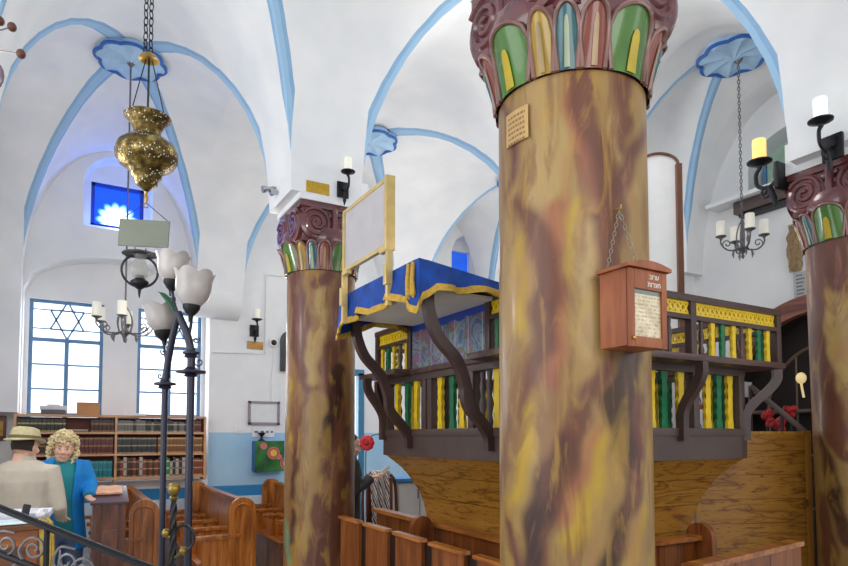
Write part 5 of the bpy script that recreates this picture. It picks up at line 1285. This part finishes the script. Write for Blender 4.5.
for (p, r) in ((A(191, 372), .062), (A(191, 353), .035), (l0, .046)):
    mb = MB(); mb.lathe([(.018, -.022), (.03, -.018), (.024, -.008), (r, -.004), (r*1.02, .004), (r*.5, .010), (.018, .022)], p, 20); mb.build('collar', POLE, t)
for (p, r, s) in ((A(199, 362), .022, 1), (A(196, 340), .015, -1), (A(160, 376, 2.75), .014, -1), (A(168, 376, 2.75), .014, 1), (A(164, 352, 2.75), .016, 1), (A(171, 300), .02, -1)):
    mb = MB(); curl(mb, p, RGT*s, Z, r, 1.2, 2.4, .0032); mb.build('scroll', POLE, t)
FROST = mat('frosted_tulip_glass', (176, 168, 164), .3, 0, .16, 12, 0, 0, .5, .2)
def tulip(p, r, h, tilt):
    Rr = tilt
    def wob(k, a, rr, hh):
        f = max(0, (hh-h*.5)/(h*.5)); w = abs(cos(3*a))**.6; return rr*(1+.12*f*(w-.5)), hh+.026*f*(w-.6)
    mb = MB(); mb.lathe([(r*.22, 0), (r*.55, h*.10), (r*.88, h*.32), (r*.96, h*.55), (r*.95, h*.78), (r*1.08, h), (r*1.02, h*.99), (r*.90, h*.78), (r*.90, h*.55), (r*.82, h*.33), (r*.4, h*.1)], (0, 0, 0), 50, 'z', True, wob)
    for v in mb.bm.verts: v.co = p+Rr @ v.co
    sh = mb.build('shade', FROST, t, 60)
    mb = MB(); mb.lathe([(.008, -.06), (.012, -.035), (.024, -.022), (.036, -.004), (.038, .012), (.02, .008)], (0, 0, 0), 16)
    for v in mb.bm.verts: v.co = p+Rr @ v.co
    mb.build('shade_cup', IRON, sh)
I3 = Matrix.Identity(3)
tulip(A(191.5, 308), .078, .155, RY(4)); tulip(A(172, 283, 2.75), .068, .125, RY(2)); tulip(A(163, 333, 2.8), .066, .125, RY(-8))
mb = MB(); mb.tube(smoothpts([A(191.5, 312), A(191, 325), A(188, 338)], 4), .007, 8); mb.build('branch', POLE, t); mb = MB(); mb.tube(smoothpts([A(172, 290, 2.75), A(174, 302), A(178, 315)], 4), .007, 8); mb.build('branch', POLE, t); mb = MB(); mb.tube(smoothpts([A(163, 338, 2.8), A(165, 352, 2.78), A(167, 368, 2.76)], 4), .006, 8); mb.build('branch', POLE, t)
mb = MB(); lf = [A(178, 318), A(172, 306), A(165, 297), A(157, 291)]; P5 = smoothpts(lf, 5); n_ = len(P5)
mb.rings([[p+Z*(.022*sin(pi*min(1, (i+2)/n_))), p-FWD*.008, p-Z*(.020*sin(pi*min(1, (i+2)/n_))), p+FWD*.004] for i, p in enumerate(P5)]); mb.build('leaf', mat('dark_green_leaf', (28, 84, 58), .35, 0, .2, 12), t, 60)

# ------------------------------------------------------------------ iron stair rail in the foreground
DR = 2.35; t = thing('stair_rail', (at_d(47, 540, DR).x, at_d(47, 540, DR).y, 0), 'black iron stair rail with curled scrollwork in the bottom left corner', 'railing')
def B(px, py): return at_d(px, py, DR)
mb = MB(); mb.tube(smoothpts([B(-60, 484), B(0, 508), B(75, 538), B(148, 567), B(190, 584)], 4), .019, 10, (.7, 1.)); mb.build('handrail', IRON, t)
mb = MB(); mb.tube([B(-60, 532), B(0, 554), B(60, 577), B(150, 612)], .013, 8); mb.build('lower_bar', IRON, t)
for px, py in ((47, 527), (-45, 490), (150, 568)):
    p = B(px, py); mb = MB(); mb.tube([(p.x, p.y, 0), p], .010, 8); mb.build('upright', IRON, t)
for px, py, r, a0, s in ((6, 545, 12, 2.6, 1), (34, 549, 12, .6, -1), (66, 562, 13, 2.6, 1), (84, 570, 12, .6, -1), (20, 575, 12, 1.5, 1), (110, 580, 12, .6, 1), (-20, 535, 12, .6, 1)):
    c = B(px, py); mb = MB(); mb.tube(spiral(c, RGT*s, Z, r*DR/F, r*DR/F*.18, 1.6, a0, 36), .0052, 6)
    mb.tube(smoothpts([c+RGT*s*cos(a0)*r*DR/F+Z*sin(a0)*r*DR/F, c+RGT*s*cos(a0-.7)*r*1.25*DR/F+Z*sin(a0-.7)*r*1.2*DR/F, c+RGT*s*cos(a0-1.5)*r*1.6*DR/F+Z*sin(a0-1.5)*r*1.1*DR/F], 5), .005, 6); mb.build('scroll', STEEL, t)
# twisted newel post
n0 = at_d(174, 489, 2.5); t = thing('newel_post', (n0.x, n0.y, 0), 'twisted black iron newel post topped with a brass ball, between the lamp stems and pews', 'post')
mb = MB(); N_ = 130
mb.rings([[V((n0.x, n0.y, z))+V((cos(a+z*26), sin(a+z*26), 0))*(.0135 if j % 2 else .007) for j, a in enumerate([2*pi*q/8 for q in range(8)])] for z in [0+(n0.z-.035)*i/N_ for i in range(N_+1)]]); mb.build('twisted_shaft', IRON, t, 60)
mb = MB(); mb.ell(n0, (.0255, .0255, .0265), 20, 12); mb.lathe([(.012, -.045), (.018, -.035), (.010, -.026)], n0, 14); mb.build('ball', mat('aged_brass', (140, 116, 54), .3, .7, .25, 20), t, 60)
for px, py in ((166, 533), (183, 551)):
    p = at_d(px, py, 2.5); mb = MB(); mb.ell(p, (.017, .017, .018), 14, 9); mb.tube([p, (n0.x, n0.y, p.z-.03)], .005, 6); mb.build('side_knob', mat('aged_brass', (0, 0, 0)), t, 60)
mb = MB(); c = at_d(184, 538, 2.5); mb.tube([c+RGT*(.04*cos(2*pi*k/24))+Z*(.05*sin(2*pi*k/24)) for k in range(24)], .006, 6, None, True); mb.build('iron_ring', IRON, t)

# ------------------------------------------------------------------ things on the far wall
def onwall(px0, py0, px1, py1, y=9.0): return at_y(px0, py0, y), at_y(px1, py1, y)
a, b = onwall(248, 401, 279, 425); t = thing('whiteboard', ((a.x+b.x)/2, 8.99, b.z), 'small whiteboard in a thin mauve frame on the far wall', 'board')
mb = MB(); FRM = mat('mauve_frame', (150, 136, 150), .5); w_ = .035
mb.bx((a.x, 8.965, a.z-w_), (b.x, 8.999, a.z)); mb.bx((a.x, 8.965, b.z), (b.x, 8.999, b.z+w_)); mb.bx((a.x, 8.965, b.z), (a.x+w_, 8.999, a.z)); mb.bx((b.x-w_, 8.965, b.z), (b.x, 8.999, a.z)); mb.build('frame', FRM, t)
mb = MB(); mb.bx((a.x+w_, 8.98, b.z+w_), (b.x-w_, 8.99, a.z-w_)); mb.build('writing_surface', mat('board_white', (226, 230, 232), .3, 0, .04), t, 0)
mb = MB(); mb.tube([(b.x-.12, 8.99, a.z), (b.x-.13, 8.985, a.z+.3), (b.x-.10, 8.985, a.z+.6), (b.x-.11, 8.99, a.z+.78)], .006, 5); mb.build('cord', WHITE, t)
a, b = onwall(252, 427, 274, 437); mb = MB(); mb.bx((a.x, 8.985, b.z), (b.x, 8.999, a.z)); sg = tag(mb.build('paper_sign', PAPER), 'small white lettered sign under the whiteboard', 'sign')
mb = MB(); random.seed(9); x = a.x+.03
while x < b.x-.04:
    l = random.uniform(.03, .09); mb.bx((x, 8.982, b.z+.06), (min(x+l, b.x-.02), 8.986, b.z+.09)); x += l+.03
mb.build('lettering', mat('grey_ink', (120, 116, 120), .7), sg, 0)
a, b = onwall(254, 441, 284, 471, 8.85); t = thing('painted_box', ((a.x+b.x)/2, 8.9, b.z), 'green box painted with flowers, blue on its side, hung on the far wall', 'box')
mb = MB(); mb.bx((a.x+.01, 8.86, b.z), (b.x, 9.002, a.z), .006); mb.build('case', mat('blue_box_side', (32, 102, 180), .5), t)
mb = MB(); mb.bx((a.x+.012, 8.845, b.z), (b.x, 8.862, a.z), .003); mb.build('painted_front', greenbox_mat(), t)
p = at_y(262, 437, 8.9); mb = MB(); mb.lathe([(.05, 0), (.05, .01), (.016, .03), (.014, .06), (.06, .12), (.055, .12), (.01, .07)], (p.x, 8.92, a.z), 14); tag(mb.build('black_goblet', BLACK), 'small black goblet standing on the green painted box', 'goblet')
p = at_y(239, 430, 9.0); t = thing('light_switch', (p.x, 8.99, p.z-.05), 'white light switch on the far wall above the blue paint edge', 'switch'); mb = MB(); mb.bx((p.x-.07, 8.985, p.z-.05), (p.x+.07, 8.999, p.z+.05), .006); mb.build('plate', WHITE, t)
mb = MB(); mb.bx((p.x-.02, 8.976, p.z-.03), (p.x+.03, 8.986, p.z+.03), .003); mb.build('rocker', WHITE, t)
p = at_y(273, 343, 9.0); t = thing('dome_camera', (p.x, 8.99, p.z), 'small white dome camera on the far wall beside the sconce', 'camera'); mb = MB(); mb.lathe([(.07, 0), (.07, -.03), (.05, -.05), (.01, -.05)], (p.x, 8.999, p.z), 18, 'y')
mb.build('housing', WHITE, t)
mb = MB(); mb.ell((p.x, 8.95, p.z), (.042, .03, .042), 14, 8); mb.build('dome', BLACK, t, 60)
mb = MB(); q0, q1, q2, q3 = at_y(212, 352, 9.0), at_y(265, 354, 9.0), at_y(266, 275, 9.0), at_y(284, 277, 9.0)
mb.tube([(v.x, 8.985, v.z) for v in (q0, q1, q2, q3)], .013, 6); tag(mb.build('cable_conduit', WHITE), 'thin white cable conduit running along the far wall beside the sconce', 'conduit')
# arched dark board beside the left column
p0, p1 = at_y(296, 372, 8.97), at_y(284, 330, 8.97)
mb = MB(); w_ = .16; cx0 = at_y(291, 350, 8.97).x; zb_, zt2 = p0.z, p1.z
mb.prism([(-w_, 0), (w_, 0)]+[(w_*cos(a*pi/12), zt2-zb_-w_+w_*sin(a*pi/12)) for a in range(13)], (cx0, 8.95, zb_), (1, 0, 0), (0, 0, 1), (0, .045, 0)); tag(mb.build('arched_tablet', mat('slate', (52, 54, 60), .4)), 'dark round-headed tablet on the far wall above the doorway', 'tablet')
# framed picture at the left edge
a, b = onwall(-3, 416, 6, 441); t = thing('wall_picture', ((a.x+b.x)/2, 8.98, b.z), 'dark framed picture with a golden middle at the left edge of the photo', 'picture')
mb = MB(); mb.bx((a.x, 8.97, b.z), (b.x, 8.999, a.z), .01); mb.build('frame', mat('picture_brown', (104, 56, 36), .4), t); mb = MB(); mb.bx((a.x+.03, 8.962, b.z+.06), (b.x-.03, 8.972, a.z-.06)); mb.build('image', mat('picture_gold', (206, 160, 66), .5, 0, .3, 12), t)
a, b = at_y(12, 369, 9.0), at_y(17, 395, 9.0); t = thing('narrow_plaque', ((a.x+b.x)/2, 8.99, b.z), 'narrow upright gilt plaque on the wall left of the windows', 'plaque')
mb = MB(); mb.bx((a.x, 8.98, b.z), (b.x, 9.002, a.z), .004); mb.build('plate', CREAM, t); mb = MB(); mb.bx((b.x-.012, 8.972, b.z), (b.x+.004, 8.985, a.z)); mb.build('gilt_edge', GOLD, t)

# ------------------------------------------------------------------ behind the platform, left side
CABW = mat('white_cabinet', (222, 224, 228), .4, 0, .04)
pc = at_d(410, 500, 7.0); t = thing('white_cabinet', (pc.x, pc.y, 0), 'white two-door cabinet with a blue top, seen under the platform edge', 'cabinet')
w_ = .26; hT = at_d(414, 478, 6.8).z
mb = MB(); mb.bx((pc.x-w_, pc.y-.2, 0), (pc.x+w_, pc.y+.2, hT-.04)); mb.build('case', CABW, t); mb = MB(); mb.bx((pc.x-.007, pc.y-.204, .05), (pc.x+.007, pc.y-.2, hT-.05)); mb.build('door_gap', BLACK, t)
for s in (-1, 1):
    mb = MB(); mb.bx((pc.x+(s-1)*w_/2+.006, pc.y-.22, .05), (pc.x+(s+1)*w_/2-.004, pc.y-.202, hT-.05), .003); dd = mb.build('door', CABW, t)
    mb = MB(); mb.tube([(pc.x+s*.03, pc.y-.235, hT-.22), (pc.x+s*.035, pc.y-.25, hT-.17), (pc.x+s*.03, pc.y-.235, hT-.12)], .006, 6); mb.build('handle', IRON, dd)
mb = MB(); mb.bx((pc.x-w_-.02, pc.y-.24, hT-.04), (pc.x+w_+.02, pc.y+.22, hT), .006); mb.build('top', mat('bright_blue_top', (52, 138, 206), .4), t)
# chair with a striped shawl
pc = at_d(389, 500, 6.40); t = thing('side_chair', (pc.x, pc.y, 0), 'brown wooden chair with a rounded back, under a striped shawl behind the pews', 'chair')
CH = wood('chair_wood', (82, 42, 24), (110, 60, 34), (132, 80, 48), 'z', 1, .35, 9)
for sx in (-1, 1):
    for sy in (-1, 1): mb = MB(); mb.tube([(pc.x+sx*.18, pc.y+sy*.18, 0), (pc.x+sx*.17, pc.y+sy*.17, .45)], [.016, .02], 8); mb.build('leg', CH, t)
mb = MB(); mb.bx((pc.x-.21, pc.y-.21, .44), (pc.x+.21, pc.y+.21, .48), .012); mb.build('seat', CH, t)
hB = at_d(391, 473, 6.45).z
mb = MB(); mb.tube(smoothpts([(pc.x-.19, pc.y+.19, .46), (pc.x-.19, pc.y+.23, hB-.16), (pc.x-.10, pc.y+.24, hB-.02), (pc.x+.10, pc.y+.24, hB-.02), (pc.x+.19, pc.y+.23, hB-.16), (pc.x+.19, pc.y+.19, .46)], 6), .018, 8); mb.bx((pc.x-.15, pc.y+.205, .55), (pc.x+.15, pc.y+.23, hB-.06), .008); mb.build('backrest', CH, t)
mb = MB(); rs = []
for i in range(15):
    f = i/14; y = pc.y+.17-.006 if f < .55 else pc.y+.28; 
    prof_ = [(pc.y+.15, .62), (pc.y+.17, .8), (pc.y+.18, hB-.06), (pc.y+.20, hB+.01), (pc.y+.25, hB+.02), (pc.y+.29, hB-.05), (pc.y+.29, .8)]
    rs.append([V((pc.x-.11+.22*f+.012*sin(j*2+i), yy+.014*sin(i*1.5), zz)) for j, (yy, zz) in enumerate(prof_)])
mb.rings(rs, False, False); sw = mb.build('striped_shawl', striped_mat(), None, 60); tag(sw, 'striped woven shawl draped over the brown chair', 'shawl')
md = sw.modifiers.new('thick', 'SOLIDIFY'); md.thickness = .012
# red flower on a stick
p = at_d(367, 443, 7.0); t = thing('red_flower', (p.x, p.y, p.z-.3), 'red flower on a thin stem beside the blue door post', 'flower'); random.seed(2)
for k in range(9):
    a_ = 2*pi*k/9; mb = MB(); mb.ell(p+V((.05*cos(a_)*RGT.x, .05*cos(a_)*RGT.y, .05*sin(a_))), (.04, .022, .04), 8, 6); mb.build('petal', REDM, t, 60)
mb = MB(); mb.ell(p, (.04, .04, .04), 10, 7); mb.build('flower_head', mat('deep_red', (140, 20, 34), .7), t, 60)
mb = MB(); mb.tube(smoothpts([at_d(379, 434, 7.0), p, p+V((0, .02, -.6)), (p.x, p.y, 0)], 5), .006, 6); mb.lathe([(.09, 0), (.10, .12), (.07, .5), (.08, .62), (.07, .62), (.03, .5)], (p.x, p.y, 0), 18); mb.build('stem_and_vase', mat('slate_blue_vase', (70, 96, 120), .4), t)

# ------------------------------------------------------------------ right-hand side behind the platform
# tall arched mirror frame
pa, pb = at_d(641, 160, 5.6), at_d(678, 160, 5.6); t = thing('arched_screen', ((pa.x+pb.x)/2, (pa.y+pb.y)/2, 0), 'tall narrow white screen with a round-headed brown wooden frame, behind the platform', 'screen')
dx = (pb-pa); dx.z = 0; wA = dx.length; dx.normalize(); hA = pa.z; o = V((pa.x, pa.y, 0)); dn = V((-dx.y, dx.x, 0)); wA2 = wA
mb = MB(); mb.bar(o+dx*wA, o+dx*wA+Z*(hA-.04), .055, .05, dx); mb.bar(o, o+Z*(hA-.04), .03, .03, dx)
mb.tube([o+dx*(wA/2)+dx*(wA/2*cos(a*pi/16))+Z*(hA-.04+.10*sin(a*pi/16)) for a in range(17)], .014, 6); mb.build('frame', wood('rail_brown', (76, 44, 30), (104, 64, 44), (124, 82, 58), 'z', 1, .35), t)
mb = MB(); mb.prism([(0.01, 0.02), (wA-.01, 0.02), (wA-.01, hA-.05)]+[(wA/2+(wA/2-.01)*cos(a*pi/10), hA-.05+.085*sin(a*pi/10)) for a in range(11)], o+dn*.012, dx, (0, 0, 1), dn*.006); mb.build('panel', mat('screen_white', (236, 236, 236), .6, 0, .03), t, 0)
# dark beam on the right wall
a, b = at_x(733, 204, 6.5), at_x(800, 196, 6.5); t = thing('curtain_box', (6.58, (a.y+b.y)/2, 4.05), 'dark brown wooden curtain box on the right wall above the iron chandelier', 'beam')
za = at_x(733, 215, 6.5).z; zb = at_x(733, 203, 6.5).z
mb = MB(); mb.bx((6.5, b.y-.25, za), (6.649, a.y, zb), .006); mb.build('box', wood('charcoal_brown_wood', (58, 46, 42), (76, 62, 58), (92, 78, 72), 'y', 1, .4), t)
mb = MB(); mb.bx((6.52, b.y-.25, za-.045), (6.64, a.y-.05, za-.012)); mb.build('lower_track', BLACK, t)
mb = MB(); mb.bx((6.42, b.y-.3, zb+.004), (6.649, a.y+.3, zb+.05), .01); struct(mb.build('trim_30', WALLP))
# ornaments on the right wall
p = at_x(794, 248, 6.62); mb = MB(); R1 = []
for k in range(9):
    f = k/8; z = p.z-.25+.5*f; w_ = .055+.03*sin(pi*f)+.012*sin(f*19); R1.append([V((6.64-.05*sin(pi*j/8)*(1+.4*sin(f*25+j)), p.y+w_*cos(pi*j/8), z)) for j in range(9)])
mb.rings(R1, False, False); tag(mb.build('carved_plaque', mat('tan_carving', (150, 122, 84), .6, 0, .35, 22, .5), None, 60), 'tan carved relief on the right wall beside the right column', 'carving')
a, b = at_x(795, 273, 6.62), at_x(800, 300, 6.62); mb = MB(); mb.bx((6.62, b.y-.06, b.z), (6.649, a.y+.02, a.z), .004); sg = tag(mb.build('grey_sign', mat('grey_plate', (176, 178, 180), .4, 0, .1, 30)), 'narrow grey lettered sign on the right wall under the tan carving', 'sign')
mb = MB(); n_ = 7
for k in range(n_): z = b.z+(a.z-b.z)*(k+.7)/(n_+.6); mb.bx((6.616, b.y-.03-.01*(k % 3), z-.008), (6.621, a.y-.01, z+.008))
mb.build('lettering', mat('grey_ink', (0, 0, 0)), sg, 0)
# wall panel with scrolls seen through the lower balusters
p = at_x(660, 400, 6.6); t = thing('scroll_tile_panel', (6.63, p.y, p.z-.5), 'white tiled wall panel with blue scrolls and a red band, seen through the lower balusters', 'panel')
mb = MB(); mb.bx((6.62, p.y-.7, 0), (6.649, p.y+.8, p.z+.5)); mb.build('tiles', scrollpanel_mat(), t, 0)
mb = MB()
for z in (p.z-.4, p.z+.5): mb.bx((6.61, p.y-.72, z), (6.649, p.y+.82, z+.03))
mb.build('border', mat('rust_border', (150, 70, 46), .5), t, 0)
# dark arched alcove in the right wall
AR = wood('redbrown_arch', (92, 48, 36), (122, 68, 52), (146, 92, 72), 'y', 1, .4); yc, rc_, zc = 3.40, .95, 2.0
t = thing('arched_alcove', (6.6, yc, 0), 'dark round-headed alcove with a red-brown wooden surround and iron lattice, behind the right column', 'alcove')
mb = MB(); rs = []
for i in range(29):
    a_ = pi*i/28; rs.append([V((x, yc+r*cos(a_), zc+r*sin(a_))) for r, x in ((rc_-.02, 6.56), (rc_+.16, 6.56), (rc_+.16, 6.66), (rc_-.02, 6.66))])
mb.rings(rs)
for s in (-1, 1): mb.bx((6.56, yc+s*(rc_+.07)-.09, 0), (6.66, yc+s*(rc_+.07)+.09, zc))
mb.build('surround', AR, t)
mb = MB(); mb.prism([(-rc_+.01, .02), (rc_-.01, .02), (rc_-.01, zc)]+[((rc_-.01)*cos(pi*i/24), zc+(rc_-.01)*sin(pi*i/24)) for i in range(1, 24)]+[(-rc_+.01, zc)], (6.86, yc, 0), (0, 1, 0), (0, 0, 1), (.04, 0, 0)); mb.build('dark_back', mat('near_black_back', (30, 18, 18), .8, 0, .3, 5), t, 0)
mb = MB(); rs = []
for x in (6.56, 6.88): rs.append([V((x, yc+rc_-.015, .01))]+[V((x, yc+(rc_-.015)*cos(pi*i/28), zc+(rc_-.015)*sin(pi*i/28))) for i in range(29)]+[V((x, yc-rc_+.015, .01))])
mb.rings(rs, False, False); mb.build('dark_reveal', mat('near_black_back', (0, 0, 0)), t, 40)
mb = MB()
mb.tube([V((6.70, yc+.62*cos(pi*i/24), 1.85+.75*sin(pi*i/24))) for i in range(25)], .016, 6)
for y in (-.6, -.3, 0, .3, .6): mb.tube([(6.70, yc+y, .3), (6.70, yc+y, 1.85+.75*sqrt(max(0, 1-(y/.62)**2)))], .010, 6)
for z in (.9, 1.45, 1.9): mb.tube([(6.70, yc-.93, z), (6.70, yc+.93, z)], .014, 6)
mb.build('iron_lattice', mat('bronze_lattice', (112, 92, 74), .4, .4), t)
mb = MB(); mb.bx((6.60, yc-.94, 1.90), (6.84, yc+.94, 1.93)); mb.build('shelf', APR, t)
p = at_x(800, 378, 6.6); mb = MB(); mb.ell((6.62, p.y, p.z), (.05, .05, .06), 16, 10); mb.tube([(6.62, p.y, p.z-.06), (6.66, p.y, p.z-.2)], .012, 6); mb.build('globe_lamp', mat('warm_globe', (232, 208, 150), .4, 0, .05, 8, 0, .4), t, 60)
random.seed(21)
for (px, py), lb in zip(((767, 418), (791, 414), (779, 423)), ('dark red bouquet on a thin stand before the dark alcove, nearest the platform', 'dark red bouquet on a thin stand before the dark alcove, next to the right column', 'dark red bouquet on a thin stand before the dark alcove, lowest, between its two neighbours')):
    xx = {767: 6.3, 791: 6.35, 779: 5.95}[px]; p = at_x(px, py, xx); t = thing('red_bouquet', (xx, p.y, 0), lb, 'flowers'); mb = MB()
    for k in range(9): mb.ell(p+V((random.uniform(-.03, .03), random.uniform(-.045, .045), random.uniform(-.07, .07))), (.03, .035, .035), 8, 6)
    mb.build('blooms', mat('red_dark_flowers', (168, 26, 28), .7, 0, .7, 14), t, 60)
    mb = MB(); mb.tube([(xx, p.y, p.z-.03), (xx, p.y, .02)], .010, 6); mb.lathe([(.09, 0), (.09, .015), (.02, .03)], (xx, p.y, 0), 14); mb.build('stand', BLACK, t)
# sloping handrail behind the platform corner
a, b = at_d(750, 386, 4.9), at_d(815, 440, 4.7); t = thing('stair_handrail', (b.x, b.y, 0), 'sloping grey-brown stair handrail behind the platform corner at right', 'handrail')
mb = MB(); mb.bar(a, b, .035, .04, (0, 0, 1), .008); mb.build('rail', APR, t)
for f in (.0, .5, 1.): p = a+(b-a)*f; mb = MB(); mb.tube([(p.x, p.y, 0), p], .014, 8); mb.build('upright', DBR, t)
# pale brown pole rail across the far right
